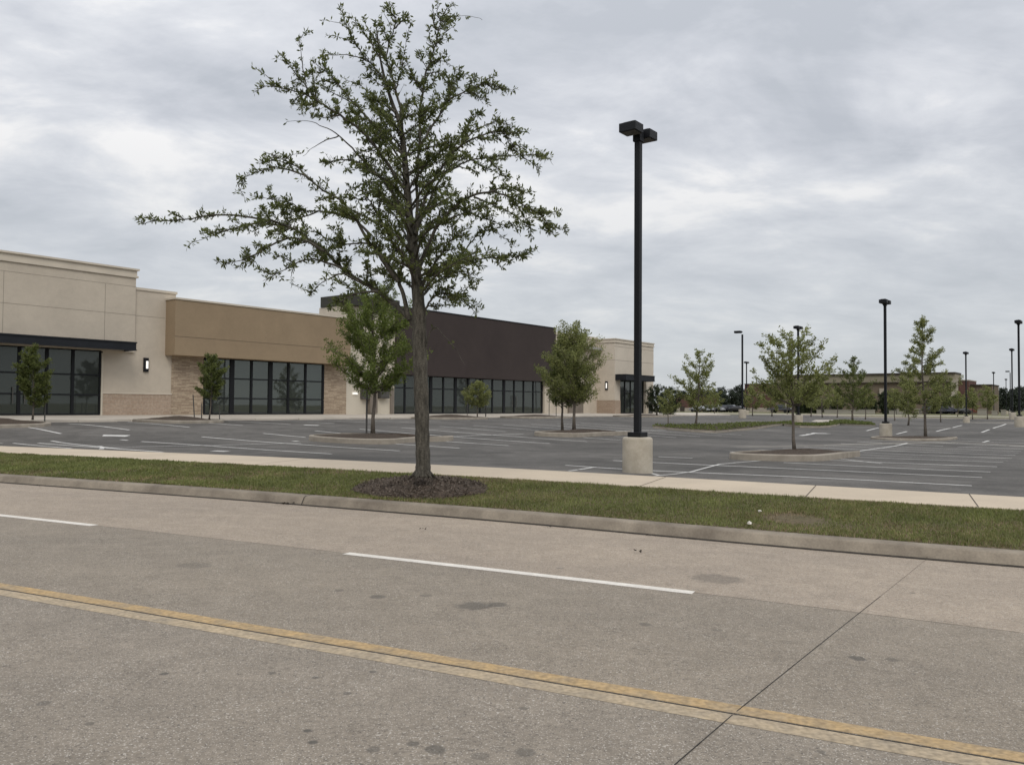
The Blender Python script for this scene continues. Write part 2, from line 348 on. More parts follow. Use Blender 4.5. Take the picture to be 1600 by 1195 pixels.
MT['lawn'] = mat('lawn', (.115, .125, .055), .95, c2=(.17, .15, .08), scale=.12, fine=.2, fscale=4)
MT['mulch'] = mat('mulch', (.085, .062, .045), .95, c2=(.040, .030, .022), scale=14, fine=.4, fscale=30, bump=1, bscale=30)
MT['cream'] = mat('cream_stucco', (.545, .480, .392), .92, c2=(.50, .44, .36), scale=.35, fine=.03, fscale=30, mid=((.6, .05), (3.5, .035)), bump=.1, bscale=60)
MT['cream2'] = mat('pale_stucco', (.60, .545, .45), .92, c2=(.54, .49, .40), scale=.5, fine=.03)
MT['cream3'] = mat('far_cream_stucco', (.60, .535, .445), .92, c2=(.555, .495, .41), scale=.35, fine=.03, fscale=30, mid=((.6, .05), (3.5, .035)))
MT['trim'] = mat('cream_trim', (.58, .52, .43), .85, var=.05, scale=1)
MT['tan'] = mat('tan_stucco', (.305, .230, .148), .92, c2=(.28, .21, .135), scale=.3, fine=.03, fscale=30, mid=((.6, .05), (3.5, .03)), bump=.1, bscale=60)
MT['brown'] = mat('dark_brown_stucco', (.054, .0415, .038), .9, c2=(.047, .036, .034), scale=.3, fine=.03, mid=((.5, .07), (4, .03)), bump=.1, bscale=60)
MT['navy'] = mat('dark_metal', (.014, .016, .020), .55, var=.1, scale=2, spec=.25)
MT['black'] = mat('black_painted_metal', (.008, .009, .011), .5, var=.1, scale=2, spec=.25)
MT['joint'] = mat('stucco_joint', (.30, .262, .215), .9, var=.05)
MT['jointd'] = mat('tan_joint', (.13, .10, .07), .9, var=.05)
MT['block'] = brick_mat('split_face_block', (.36, .27, .20), (.40, .31, .235), (.40, .33, .26), .42, .2)
MT['blockn'] = brick_mat('split_face_block_side', (.36, .27, .20), (.40, .31, .235), (.40, .33, .26), .42, .2, axis=False)
MT['brick'] = brick_mat('ledge_stone', (.50, .40, .29), (.29, .215, .15), (.36, .29, .215), .5, .085, ms=.008, bumpy=.8)
MT['glass'] = glass_mat('storefront_glass', gloss=1.0)
MT['glass2'] = glass_mat('coated_storefront_glass', gloss=1.9)
MT['cab'] = mat('grey_cabinet', (.085, .082, .075), .6, var=.1)
MT['taupe'] = mat('taupe_cabinet', (.20, .17, .14), .7, var=.1)
MT['roof'] = mat('roof_membrane', (.35, .34, .32), .9)
MT['dark'] = mat('dim_interior', (.10, .10, .095), .9)
MT['floor'] = mat('interior_slab', (.25, .24, .22), .6)
MT['lens'] = emit_mat('lit_diffuser', (1, .96, .88), .8)
MT['lens2'] = emit_mat('wall_pack_lens', (1, .97, .9), .55)
MT['fascia'] = mat('bronze_fascia', (.045, .044, .036), .7, var=.1)
MT['red'] = mat('red_paint', (.42, .06, .04), .8)
MT['bark'] = mat('oak_bark', (.118, .107, .087), .95, c2=(.034, .031, .025), scale=22, fine=.35, fscale=40, bump=1, bscale=26, stretch=(0, (1, 1, .22)))
MT['bark2'] = mat('young_bark', (.16, .135, .11), .95, c2=(.10, .085, .07), scale=9, fine=.2, fscale=30, bump=.6, bscale=30)
MT['leaf'] = leaf_mat('oak_leaf', (.075, .098, .026), (.19, .215, .065), .5)
MT['leafk'] = leaf_mat('big_oak_leaf', (.075, .098, .030), (.17, .19, .062), .48)
MT['leafb'] = leaf_mat('bright_oak_leaf', (.10, .14, .028), (.21, .25, .065), .5)
MT['leafo'] = leaf_mat('olive_leaf', (.15, .175, .055), (.32, .33, .125), .5)
MT['leafy'] = leaf_mat('yellow_green_leaf', (.15, .17, .05), (.31, .33, .12), .5)
MT['leafd'] = leaf_mat('dark_leaf', (.028, .040, .018), (.058, .074, .032), .25)
MT['leaff'] = leaf_mat('far_leaf', (.030, .042, .028), (.055, .070, .045), .2)
MT['blade'] = leaf_mat('grass_blade', (.115, .142, .038), (.255, .265, .092), .4)
MT['bladed'] = leaf_mat('dry_blade', (.20, .155, .080), (.33, .26, .15), .3)
MT['chip'] = mat('bark_chip', (.19, .155, .125), .9, c2=(.05, .04, .032), scale=5)

# ------------------------------------------------------------------ the setting
V0, V1 = -60, 75
# open ground to the horizon
b = MB(); xs = [-1500, -600, -300, -160, -100, -70, -50, -40, -30, -20, -10, 0, 10, 20, 30, 40, 50, 60, 75, 90, 110, 130, 160, 200, 300, 600, 1500]
ys = [-900, -300, -100, -50, -30, -20, -10, 0, 10, 20, 30, 40, 50, 60, 70, 80, 90, 100, 110, 120, 130, 145, 160, 180, 200, 230, 270, 330, 450, 700, 1100, 2200]
for y in ys:
    for x in xs:
        u, v = touv(x, y); e, n = toen(x, y)
        z = groundZ(x, y) if u > 16.8 else (-.35 if -4 < u else .05)
        if u > -6 and (e < 97.5 or u < 40): z = min(z, groundZ(x, y))-.55
        b.v.append((x, y, z-.02))
nx = len(xs)
for j in range(len(ys)-1):
    for i in range(nx-1): A = j*nx+i; b.f.append((A, A+1, A+nx+1, A+nx))
tag(b.build('ground', MT['lawn'], smooth=True), kind='structure')
# far grass area beyond the lot (finer, follows the terrain)
def enpatch(name, e0, e1, n0, n1, m, dz=0, st=3., test=None):
    b = MB(); ne = max(1, int((e1-e0)/st)); nn = max(1, int((n1-n0)/st)); idx = {}
    for i in range(ne+1):
        for j in range(nn+1):
            x, y = en2(e0+(e1-e0)*i/ne, n0+(n1-n0)*j/nn)
            idx[i, j] = len(b.v); b.v.append((x, y, lotZ(x, y)+dz))
    for i in range(ne):
        for j in range(nn): b.f.append((idx[i, j], idx[i, j+1], idx[i+1, j+1], idx[i+1, j]))
    return tag(b.build(name, m, smooth=True), kind='structure')
# parking lot surface, laid in the street frame
us = [16.87, 17.2, 17.6, 18.1, 18.8, 19.5]+[20.5+i*1.5 for i in range(90)]
b = MB(); vs = [V0+i*1.5 for i in range(int((V1-V0)/1.5)+50)]
keep = {}
for i, v in enumerate(vs):
    for j, u in enumerate(us):
        x, y = uv2(u, v); keep[i, j] = len(b.v); b.v.append((x, y, lotZ(x, y)))
for i in range(len(vs)-1):
    for j in range(len(us)-1):
        x, y = uv2((us[j]+us[j+1])/2, vs[i]+.75); e, n = toen(x, y)
        if e < 97 and n > -6: b.f.append((keep[i, j], keep[i, j+1], keep[i+1, j+1], keep[i+1, j]))
tag(b.build('parking_lot', MT['asph'], smooth=True), kind='structure')
enpatch('far_verge', 96.2, 121, -70, 95, MT['lawn'], dz=.05)
enpatch('far_road', 121, 133, -70, 100, MT['storewalk'], dz=.06)
enpatch('far_field', 133, 260, -90, 120, MT['lawn'], dz=.05, st=8.)
b = MB(); b.v = []
def enstrip(name, e0, e1, n0, n1, m, h=.15, st=3.):
    b = MB(); ln = max(e1-e0, n1-n0); k = max(1, int(ln/st)); pts = []
    for i in range(k+1):
        t = i/k
        if n1-n0 > e1-e0: q = [(e0, n0+(n1-n0)*t), (e1, n0+(n1-n0)*t)]
        else: q = [(e0+(e1-e0)*t, n0), (e0+(e1-e0)*t, n1)]
        for a in q:
            x, y = en2(*a); z = lotZ(x, y); b.v += [(x, y, z-.2), (x, y, z+h)]
    for i in range(k):
        A = i*4; b.f += [(A+1, A+3, A+7, A+5), (A, A+1, A+5, A+4), (A+2, A+6, A+7, A+3)]
    return tag(b.build(name, m), kind='structure')
enstrip('far_curb', 95.8, 96.2, -70, 95, MT['storewalk'])
# street
sheet('near_lane', [-2.6, -1, 1, 3, 4.97], V0, V1, 1., MT['road_near'])
sheet('inner_lane', [4.985, 6, 7, 8.215], V0, V1, 1., MT['road_in'])
sheet('outer_lane', [8.225, 9.5, 11, 12.05], V0, V1, 1., MT['road_out'])
sheet('road_seam', [4.96, 4.995], V0, V1, 1., MT['seam'], dz=-.001)
sheet('road_seam', [8.21, 8.23], V0, V1, 1., MT['seam'], dz=-.004)
# yellow centre lines
sheet('yellow_line', [4.815, 4.965], V0, V1, 1., MT['yel2'], dz=.0018)
sheet('yellow_line', [4.99, 5.14], V0, V1, 1., MT['yel'], dz=.0018)
# white lane dashes at the second joint
def vat(px, py): P = G(px, py); return touv(P.x, P.y)
va = vat(541, 864)[1]; vb = vat(1085, 924.5)[1]; vc = vat(152, 820)[1]
per = vc-va; ln = va-vb
print('dash', va, vb, vc, per, ln)
for k in range(-3, 5):
    a = vb+k*(vc-vb); sheet('lane_dash', [8.13, 8.28], a, a+ln, 1., MT['rwhite'], dz=.002)
# transverse joint cut across the street
P0 = G(1375, 932); P1 = G(1146.5, 1115); P2 = G(1060, 1195)
b = MB(); stripe(b, P0, P1+(P1-P0)*1.2, .007, dz=.003, step=.3); tag(b.build('road_joint', MT['seam']), kind='structure')
Pj = P0+(P0-P1).normalized()*3.6; b = MB(); stripe(b, P0, Pj, .003, dz=.003, step=.3); tag(b.build('road_joint', MT['grit']), kind='structure')
b = MB(); q0 = G(455, 787); stripe(b, q0, Vector((q0.x, q0.y, 0))+(P1-P0).normalized()*3.9, .012, dz=.003, step=.3)
# curb with rounded nose
def curbz(u, v):
    base = streetZ(12.05, v); top = streetZ(12.4, v)
    t = (u-12.05)/.35
    return base
b = MB(); vs = [V0+i*.75 for i in range(int((V1-V0)/.75)+1)]
prof = [(12.05, 'b', -.02), (12.07, 'b', .0), (12.13, 'b', .125), (12.15, 'b', .14), (12.19, 't', .0), (12.30, 't', .005), (12.42, 't', .0), (12.43, 't', -.05)]
for v in vs:
    zb = streetZ(12.05, v); zt = streetZ(12.4, v)
    for u, k, d in prof:
        x, y = uv2(u, v); b.v.append((x, y, (zb+d*(zt-zb)/.15) if k == 'b' else zt+d))
n = len(prof)
for i in range(len(vs)-1):
    for j in range(n-1): A = i*n+j; b.f.append((A, A+1, A+n+1, A+n))
tag(b.build('curb', MT['curb'], smooth=True), kind='structure')
sheet('gutter_grime', [11.96, 12.065], V0, V1, 1., MT['grit'], dz=.004)
# curb joint
q0 = G(460, 790); uu, vv = touv(q0.x, q0.y)
b = MB()
for k_ in (0,):
    for (u0, z0), (u1, z1) in zip([(12.05, .0), (12.13, .128), (12.19, .153), (12.42, .153)], [(12.13, .128), (12.19, .153), (12.42, .153), (12.43, .1)]):
        a0 = streetZ(12.05, vv); sc2 = (streetZ(12.4, vv)-a0)/.15
        p = [(*uv2(u0-.004, vv-.008), a0+z0*sc2+.006), (*uv2(u0-.004, vv+.008), a0+z0*sc2+.006), (*uv2(u1-.004, vv+.008), a0+z1*sc2+.006), (*uv2(u1-.004, vv-.008), a0+z1*sc2+.006)]
        b.add(p, [(0, 1, 2, 3)])
tag(b.build('curb_joint', MT['seam']), kind='structure')
# planting strip soil and the sidewalk
sheet('verge', [12.41, 13, 13.6, 14.3, 14.96], V0, V1, 1., MT['soil'], dz=-.005)
def swz(u, v): return _pz(14.94, v)+(_pz(16.87, v)-_pz(14.94, v))*(u-14.94)/1.93
sheet('sidewalk', [14.94, 15.6, 16.2, 16.87], V0, V1, 1., MT['walk'], dz=.012, zf=swz)
sheet('sidewalk_edge', [14.935, 14.94], V0, V1, 1., MT['walk'], dz=0, zf=lambda u, v: swz(14.94, v)+(.012 if u > 14.937 else -.12))
sheet('walk_edge_gap', [16.865, 16.90], V0, V1, .75, MT['grit'], dz=.006, zf=lambda u, v: _pz(16.87, v))
for px, py in ((1268, 767), (1523, 785), (1035, 748), (430, 723)):
    P = G(px, py); u, v = touv(P.x, P.y); b = MB()
    stripe(b, uv2(14.95, v), uv2(16.86, v), .016, dz=.016, step=.4); tag(b.build('sidewalk_joint', MT['grit']), kind='structure')
# opposite side of the street (behind the camera)
sheet('opposite_curb', [-2.95, -2.8, -2.6], V0, V1, 3., MT['curb'], zf=lambda u, v: streetZ(-3, v)+(.15 if u < -2.7 else 0))
sheet('opposite_verge', [-60, -20, -6, -2.94], V0-60, V1+60, 6., MT['lawn'], zf=lambda u, v: streetZ(-3, v)+.14)

# ------------------------------------------------------------------ parking lot paint
def pline(name, segs, wd=.12, m='pwhite'):
    b = MB()
    for p, q in segs:   # keep the paint on the lot, clear of the sidewalk
        p = Vector(p[:2]); q = Vector(q[:2]); up_, uq = touv(*p)[0], touv(*q)[0]
        if min(up_, uq) < 17.1:
            if max(up_, uq) < 17.4: continue
            if up_ < uq: p = p.lerp(q, (17.1-up_)/(uq-up_))
            else: q = q.lerp(p, (17.1-uq)/(up_-uq))
        stripe(b, p, q, wd)
    if not b.v: return None
    return tag(b.build(name, MT[m]), kind='structure')
# bay lines next to the sidewalk (second double row)
segs = []
for k in range(0, 14):
    s_ = en2(.45+2.62*k, 32.7 if k else 32.9); t_ = en2(2.15+2.46*k, 41.5-.17*k)
    A, B = Vector(s_), Vector(t_)
    if k in (2, 3, 4): # broken by the island
        c0 = {2: .12, 3: .02, 4: .1}[k]; c1 = {2: .42, 3: .47, 4: .40}[k]
        if c0 > .05: segs.append((A, A.lerp(B, c0)))
        segs.append((A.lerp(B, c1), B))
    else: segs.append((A, B))
for p, q in segs: pline('parking_line', [(p, q)])
pline('row_centre_line', [(G(888, 736), G(930, 729.5)), ], .08)
pline('row_centre_line', [(G(1020, 743.8), G(1080, 737)), (G(1080, 737), G(1125, 725)), (G(1125, 725), G(1190, 719.5))], .07)
pline('row_centre_line', [(G(1012, 738), G(1032, 743))], .1)
pline('row_centre_line', [(G(1318, 707.5), G(1418, 692))], .1)
pline('row_centre_line', [(G(1312, 716.5), G(1335, 719.5)), (G(1335, 719.5), G(1378, 724))], .08)
# first double row
for k in range(-3, 17):
    e = -1.3+2.65*k
    if e in ():
        continue
    if 2.6 < e < 7 : segs2 = [((e, 15.6), (e, 18.3)), ((e+.1, 23.2), (e+.1, 26.2))]
    elif 14.4 < e < 18.9: segs2 = [((e, 15.6), (e, 19.9)), ((e, 24.3), (e, 26.2))]
    elif e > 28.5: continue
    else: segs2 = [((e-.1, 14.2 if k < 1 else 15.6), (e, 26.2))]
    for p, q in segs2: pline('parking_line', [(en2(*p), en2(*q))])
pline('row_centre_line', [(G(165, 699.5), G(330, 695.5)), (G(330, 695.5), G(470, 692))], .1)
pline('row_centre_line', [(en2(7.6, 20.9), en2(14, 21.4))], .1)
pline('row_centre_line', [(en2(19, 21.6), en2(27, 22))], .1)
pline('parking_line', [(G(0, 691.5), G(20, 691.5))], .5)
pline('parking_line', [(G(18, 692), G(112, 700.5))], .11)
pline('parking_line', [(G(77, 688), G(190, 701.5))], .11)
pline('parking_line', [(G(155, 697), G(161, 699)), (G(161, 699), G(158, 701.5)), (G(158, 701.5), G(150, 703))], .13)
pline('lane_arrow', [(G(333, 704.3), G(355, 705.3))], .28)
pline('lane_arrow', [(G(458, 689), G(466, 689.3))], .28)
pline('lane_arrow', [(G(158, 680.2), G(200, 681))], .5)
pline('lane_arrow', [(G(1272, 677), G(1296, 677.2))], .55)
pline('lane_arrow', [(G(1251, 680.6), G(1274, 676.2))], .3)
pline('lane_arrow', [(G(475, 664), G(498, 664.6))], .5)
# front row at the building
for k in range(-3, 28):
    e = -2.2+2.68*k
    if e > 76: continue
    pline('parking_line', [(en2(e, 6.2), en2(e+.2, 11.2))])
# aisle dashes on the far right
for a_, b_ in (((1354, 673), (1373, 668.5)), ((1401, 678), (1417, 674)), ((1463, 674), (1485, 669)), ((1489, 668), (1503, 664.4)), ((1534, 675.5), (1546, 671)), ((1552, 669), (1572, 662.3)), ((1536, 691), (1545, 688.3))):
    pline('aisle_dash', [(G(*a_), G(*b_))], .14)

MT['gut'] = mat('valley_gutter', (.21, .195, .17), .9, c2=(.13, .12, .105), scale=.8)
b = MB(); pts_ = [G(1640, 700), G(1560, 694), G(1486, 691), G(1400, 692.5), G(1330, 694), G(1240, 697), G(1150, 698)]
for p, q in zip(pts_, pts_[1:]): stripe(b, p, q, .9, dz=.003)
tag(b.build('valley_gutter', MT['gut']), kind='structure')
def quad(name, px, m, dz=.003, nn=8):
    q = [Vector(G(*p)[:2]) for p in px]; b = MB()
    for i in range(nn+1):
        for j in range(nn+1):
            p = q[0].lerp(q[1], i/nn).lerp(q[3].lerp(q[2], i/nn), j/nn); b.v.append((p.x, p.y, groundZ(p.x, p.y)+dz))
    for i in range(nn):
        for j in range(nn): A = i*(nn+1)+j; b.f.append((A, A+nn+1, A+nn+2, A+1))
    return tag(b.build(name, MT[m]), kind='structure')
quad('concrete_apron', [(1256, 663.5), (1302, 663), (1335, 656), (1275, 656)], 'storewalk')
quad('concrete_apron', [(1500, 660.5), (1640, 664), (1640, 659.5), (1500, 658.5)], 'gut')
# ------------------------------------------------------------------ store walk with its curb
b = MB(); es = [-30+i*3 for i in range(37)]
for e in es:
    for n_, h in ((4.35, None), (4.32, 1.03), (4.15, 1.04), (0.0, 1.18), (-3., 1.18)):
        x, y = en2(e, n_); b.v.append((x, y, lotZ(x, y)-.05 if h is None else h))
for i in range(len(es)-1):
    for j in range(4): A = i*5+j; b.f.append((A, A+1, A+6, A+5))
tag(b.build('store_walk', MT['storewalk']), kind='structure')

# ------------------------------------------------------------------ the retail building
bl = empty('retail_building', (*en2(30, 0), 1.18), 'long single-storey retail building with cream, tan and dark brown stucco facade beyond the parking lot', 'building')
borg = (*en2(30, 0), 1.18)
def part(name, mb, m, parent=None, label=None, bv=0):
    p = parent or bl
    o = mb.build(name, MT[m], p, org=borg)
    if label: o['label'] = label
    if bv: bevel(o, bv)
    return o
# object-space textures of the masonry need world-like coordinates: parts keep world orientation, only shifted
H0 = 1.18
def wall(name, m, e0, e1, n0, n1, h0, h1, label=None, parent=None): return part(name, MB().ebox(e0, e1, n0, n1, h0, h1), m, parent, label)
# left cream shop
cA = wall('wall', 'cream', -14, 6.62, -.3, .14, 4.62, 8.72, 'tall cream stucco wall over the left shopfront')
c = MB().ebox(-14.05, 6.72, -.35, .22, 8.72, 8.82); c.ebox(-14, 6.66, -.3, .17, 8.82, 9.12); c.ebox(-14.05, 6.76, -.35, .26, 9.12, 9.22); part('cornice', c, 'trim')
wall('wall', 'cream', 4.9, 9.07, -.3, 0, H0-.2, 4.62, 'cream stucco wall beside the left shopfront')
wall('wall', 'cream', 6.62, 9.07, -.3, .0, 4.62, 8.1, 'cream stucco wall with the lower parapet')
wall('wall_return', 'cream', 8.77, 9.07, -9, -.3, 4.62, 8.1)
wall('parapet_cap', 'trim', 6.67, 9.13, -.35, .05, 8.1, 8.24)
wall('joint_line', 'joint', -14, 6.62, .14, .143, 8.22, 8.245); wall('joint_line', 'joint', -14, 6.62, .14, .143, 6.66, 6.685)
wall('joint_line', 'joint', 4.93, 4.955, .14, .143, 4.7, 8.22); wall('joint_line', 'joint', -.02, .005, .14, .143, 4.7, 8.22)
wall('joint_line', 'joint', 6.63, 8.42, .0, .004, 6.66, 6.685)
wall('wainscot', 'block', 4.95, 8.86, 0.002, .07, H0-.1, 2.33, 'tan concrete block wainscot under the left cream wall')
wall('wainscot_cap', 'trim', 4.93, 8.88, 0.002, .1, 2.33, 2.41)
wall('pier', 'cream2', 4.86, 4.94, -.05, .1, H0-.1, 4.5)
# canopy over left shop
s1 = fac(213, 540, 1.35)[0]
def canopy(e0, e1, n0, n1, h0, h1):
    c = MB(); c.ebox(e0, e1, n1-.06, n1, h0, h1); c.ebox(e0, e0+.06, n0, n1-.06, h0, h1); c.ebox(e1-.06, e1, n0, n1-.06, h0, h1)
    c.ebox(e0+.06, e1-.06, n0, n1-.06, h0+.14, h0+.2); c.ebox(e0-.03, e1+.03, n1, n1+.04, h1-.07, h1); c.ebox(e0-.03, e1+.03, n1, n1+.04, h0, h0+.05)
    return c
hA0 = fac(213, 548, 1.35)[1]; hA1 = fac(213, 534.5, 1.35)[1]
print('canopy A', s1, hA0, hA1)
part('canopy', canopy(-14, s1, .15, 1.35, hA0, hA1), 'navy', label='dark metal canopy over the left shopfront')
# storefronts
def storefront(label, es, hs, n, m='glass', fr=.075, thick_at=()):
    f = MB()
    e0, e1 = es[0], es[-1]; h0, h1 = hs[0], hs[-1]
    for h in hs: f.ebox(e0, e1, n-.06, n+.05, h-(.05 if h in (h0, h1) else .038), h+(.05 if h in (h0, h1) else .038))
    for i, e in enumerate(es):
        t = fr*(2 if i in thick_at else 1)
        for a, c_ in zip(hs, hs[1:]): f.ebox(e-t, e+t, n-.065, n+.055, a+(.05 if a == h0 else .038), c_-(.05 if c_ == h1 else .038))
    o = part('window', f, 'black', label=label)
    g = MB(); g.ebox(e0, e1, n-.012, n, h0, h1); part('pane', g, m, o)
    return o
storefront('left shopfront with tall dark glass under the canopy', [-13.6, -12, -10.4, -8.8, -7.2, -5.6, -4, -2.4, -1.1, .2+.64, 2.13, 3.41, 4.85], [H0+.03, 2.25, 3.3, 4.62], -.02)
# pendant light glimpsed inside is left to the lit diffuser above the door
# tan shop
part('wall', MB().ebox(8.47, 21.35, 0.0, 1.0, 4.56, 7.70), 'tan', label='projecting tan stucco box over the middle shopfront')
wall('parapet_cap', 'trim', 8.42, 21.4, -.05, 1.05, 7.70, 7.80)
wall('joint_line', 'jointd', 8.47, 21.35, 1.0, 1.004, 5.60, 5.625)
wall('wall', 'brick', 8.88, 10.9, -.3, .03, H0-.2, 4.56, 'stacked tan stone wall left of the middle shopfront')
wall('wall', 'brick', 19.9, 21.85, -.3, .03, H0-.2, 4.56, 'stacked tan stone wall right of the middle shopfront')
storefront('middle shopfront with dark glass under the tan box', [10.95, 11.43, 12.82, 14.2, 15.6, 16.98, 18.35, 19.82], [H0+.03, 2.17, 3.37, 4.55], -.02, m='glass2', thick_at=(2, 4))
# cream section with meter cabinets
hB = fac(550, 461, 0)[1]
wall('wall', 'cream2', 21.85, 26.48, -.3, 0, H0-.2, hB-.75, 'pale cream service wall between the tan and dark brown fronts')
eL = fac(549, 465, .5)[0]
part('roof_fascia', MB().ebox(eL, 26.46, -2.8, .5, hB-.75, hB), 'fascia', label='dark overhanging roof fascia above the service wall')
wall('wall_return', 'cream', 21.85, 22.1, -3.0, -.3, 7.0, hB-.76)
for (x0, x1, y0, y1, dpt, m_, lb) in ((568, 578, 600, 623.5, .35, 'cab', 'dark grey meter cabinet on the pale service wall'), (595.5, 609, 600, 622.5, .35, 'cab', 'wide dark grey meter cabinet on the pale service wall'), (579, 590, 604, 645.5, .3, 'taupe', 'taupe floor-standing electrical cabinet'), (610.5, 615.5, 606, 646, .08, 'taupe', 'taupe corner pilaster')):
    ea, ha = fac(x0, y0, dpt); eb, hb = fac(x1, y1, dpt)
    o = part('meter_cabinet', MB().ebox(ea, eb, 0.003, dpt, max(hb, H0), ha), m_, label=lb, bv=.02)
    if m_ == 'cab': part('door_panel', MB().ebox(ea+.08, eb-.08, dpt, dpt+.02, max(hb, H0)+.1, ha-.1), m_, o)
ea, ha = fac(552, 613, .1); eb, hb = fac(559, 619, .1)
part('wall_light', MB().ebox(ea, eb, 0.003, .1, hb+.12, ha), 'lens2', label='small lit wall pack')
# dark brown store
part('wall', MB().ebox(26.5, 47.05, -1.0, .25, 4.12, 9.12), 'brown', label='large dark brown stucco front over the right storefront')
wall('parapet_cap', 'navy', 26.46, 47.09, -1.04, .29, 9.12, 9.2)
eB = [26.5, 27.9, 29.35, 30.75, 32.2, 33.65, 35.2, 36.8, 38.4, 40.0, 41.45, 42.85, 44.3, 45.7]
storefront('long storefront of dark glass doors and panels under the brown front', eB, [H0+.03, 2.9+.25, 4.12], -.35, thick_at=(3, 5, 9))
for e_ in (29.05, 29.65, 36.5, 37.1, 41.15, 41.75): part('door_handle', MB().ebox(e_-.02, e_+.02, -.29, -.25, 1.75, 2.75), 'cab')
for e_ in (.55, 1.1): part('door_handle', MB().ebox(e_-.02, e_+.02, .04, .08, 1.75, 2.6), 'cab')
wall('pier', 'cream', 45.8, 47.0, -.9, -.1, H0-.2, 4.12)
# recessed cream wall and right tower
NT = 1.1
e_c = fac(960.5, 600, NT)[0]; e_r = fac(1021, 600, NT)[0]
wall('wall', 'cream', 47.05, e_c+.01, -1.3, -1.0, H0-.2, 8.75, 'recessed cream wall between the brown front and the right tower')
wall('pilaster', 'taupe', fac(889, 620, -.85)[0], fac(911, 620, -.85)[0], -1.0, -.8, H0, 4.3)
wall('parapet_cap', 'trim', 47.0, e_c, -1.35, -.9, 8.75, 9.0)
hC = 8.42
wall('wall', 'cream3', e_c, fac(969, 620, NT)[0], -1.0, NT, H0-.2, 4.858, 'cream tower wall left of the far storefront')
wall('wall', 'cream3', fac(1009.5, 620, NT)[0], e_r, -1.0, NT, H0-.2, 4.858, 'cream tower wall right of the far storefront')
wall('wall', 'cream3', e_c, e_r, -9, NT, 4.86, hC, 'tall cream stucco tower at the right end')
c = MB().ebox(e_c-.08, e_r+.08, -9.05, NT+.08, hC, hC+.1); c.ebox(e_c-.03, e_r+.03, -9, NT+.03, hC+.1, hC+.32); c.ebox(e_c-.1, e_r+.1, -9.05, NT+.1, hC+.32, hC+.42); part('cornice', c, 'trim')
wall('joint_line', 'joint', e_c, e_r, NT, NT+.004, 6.6, 6.64); wall('joint_line', 'joint', e_c, e_r, NT, NT+.004, 8.0, 8.04)
wall('joint_line', 'joint', e_c-.004, e_c, -1.0, NT, 6.6, 6.64); wall('joint_line', 'joint', e_c+4.6, e_c+4.63, NT, NT+.004, 4.9, 8)
ws = MB().ebox(e_c-.06, e_c-.002, -1.0, NT+.06, H0-.1, 2.5); part('wainscot', ws, 'blockn', label='tan block wainscot on the side of the right tower')
wall('wainscot', 'block', e_c-.002, fac(969, 620, NT)[0]-.02, NT+.002, NT+.06, H0-.1, 2.5, 'tan block wainscot at the front of the right tower')
wall('wainscot_cap', 'trim', e_c-.08, e_c-.002, -1.0, NT+.08, 2.5, 2.56)
eC0, eC1 = fac(969, 620, NT)[0], fac(1009.5, 620, NT)[0]
storefront('narrow storefront of dark glass under the far canopy', [eC0+.07, eC0+1.5, eC0+2.7, eC0+4.2, eC1-.07], [H0+.03, 3.5, 4.8], NT-.35)
eK0 = fac(962, 592, NT+.05)[0]; eK1 = fac(1023, 592, NT+1.25)[0]
part('canopy', canopy(eK0, eK1, NT+.005, NT+1.25, fac(1000, 595, NT+1.25)[1], fac(1000, 585.8, NT+1.25)[1]), 'navy', label='dark metal canopy on the right tower')
# service enclosure by the far corner
ea, eb = fac(1013.5, 635, NT+.1)[0], fac(1020.5, 635, NT+.1)[0]
wall('service_door', 'dark', ea, eb, NT+.003, NT+.05, H0, 3.0, 'dark service door in the right tower')
f = MB().ebox(ea-.12, ea, NT+.003, NT+.08, H0, 3.1); f.ebox(eb, eb+.12, NT+.003, NT+.08, H0, 3.1); f.ebox(ea, eb, NT+.003, NT+.08, 3.0, 3.12); part('door_frame', f, 'cream2')
# wall sconces
def sconce(e, n, h0, h1, side=False):
    w_ = .14
    if not side:
        f = MB().ebox(e-w_, e+w_, n, n+.1, h0, h1); o = part('wall_light', f, 'black', bv=.01)
        part('diffuser', MB().ebox(e-.02, e+.09, n+.1, n+.14, h0+.18, h1-.18), 'lens', o)
    else:
        f = MB().ebox(e-.1, e, n-w_, n+w_, h0, h1); o = part('wall_light', f, 'black', bv=.01)
        part('diffuser', MB().ebox(e-.14, e-.1, n-.02, n+.09, h0+.18, h1-.18), 'lens', o)
sconce(7.33, .003, 3.58, 4.36)
sconce(e_c-.004, .15, 3.55, 4.45, True)
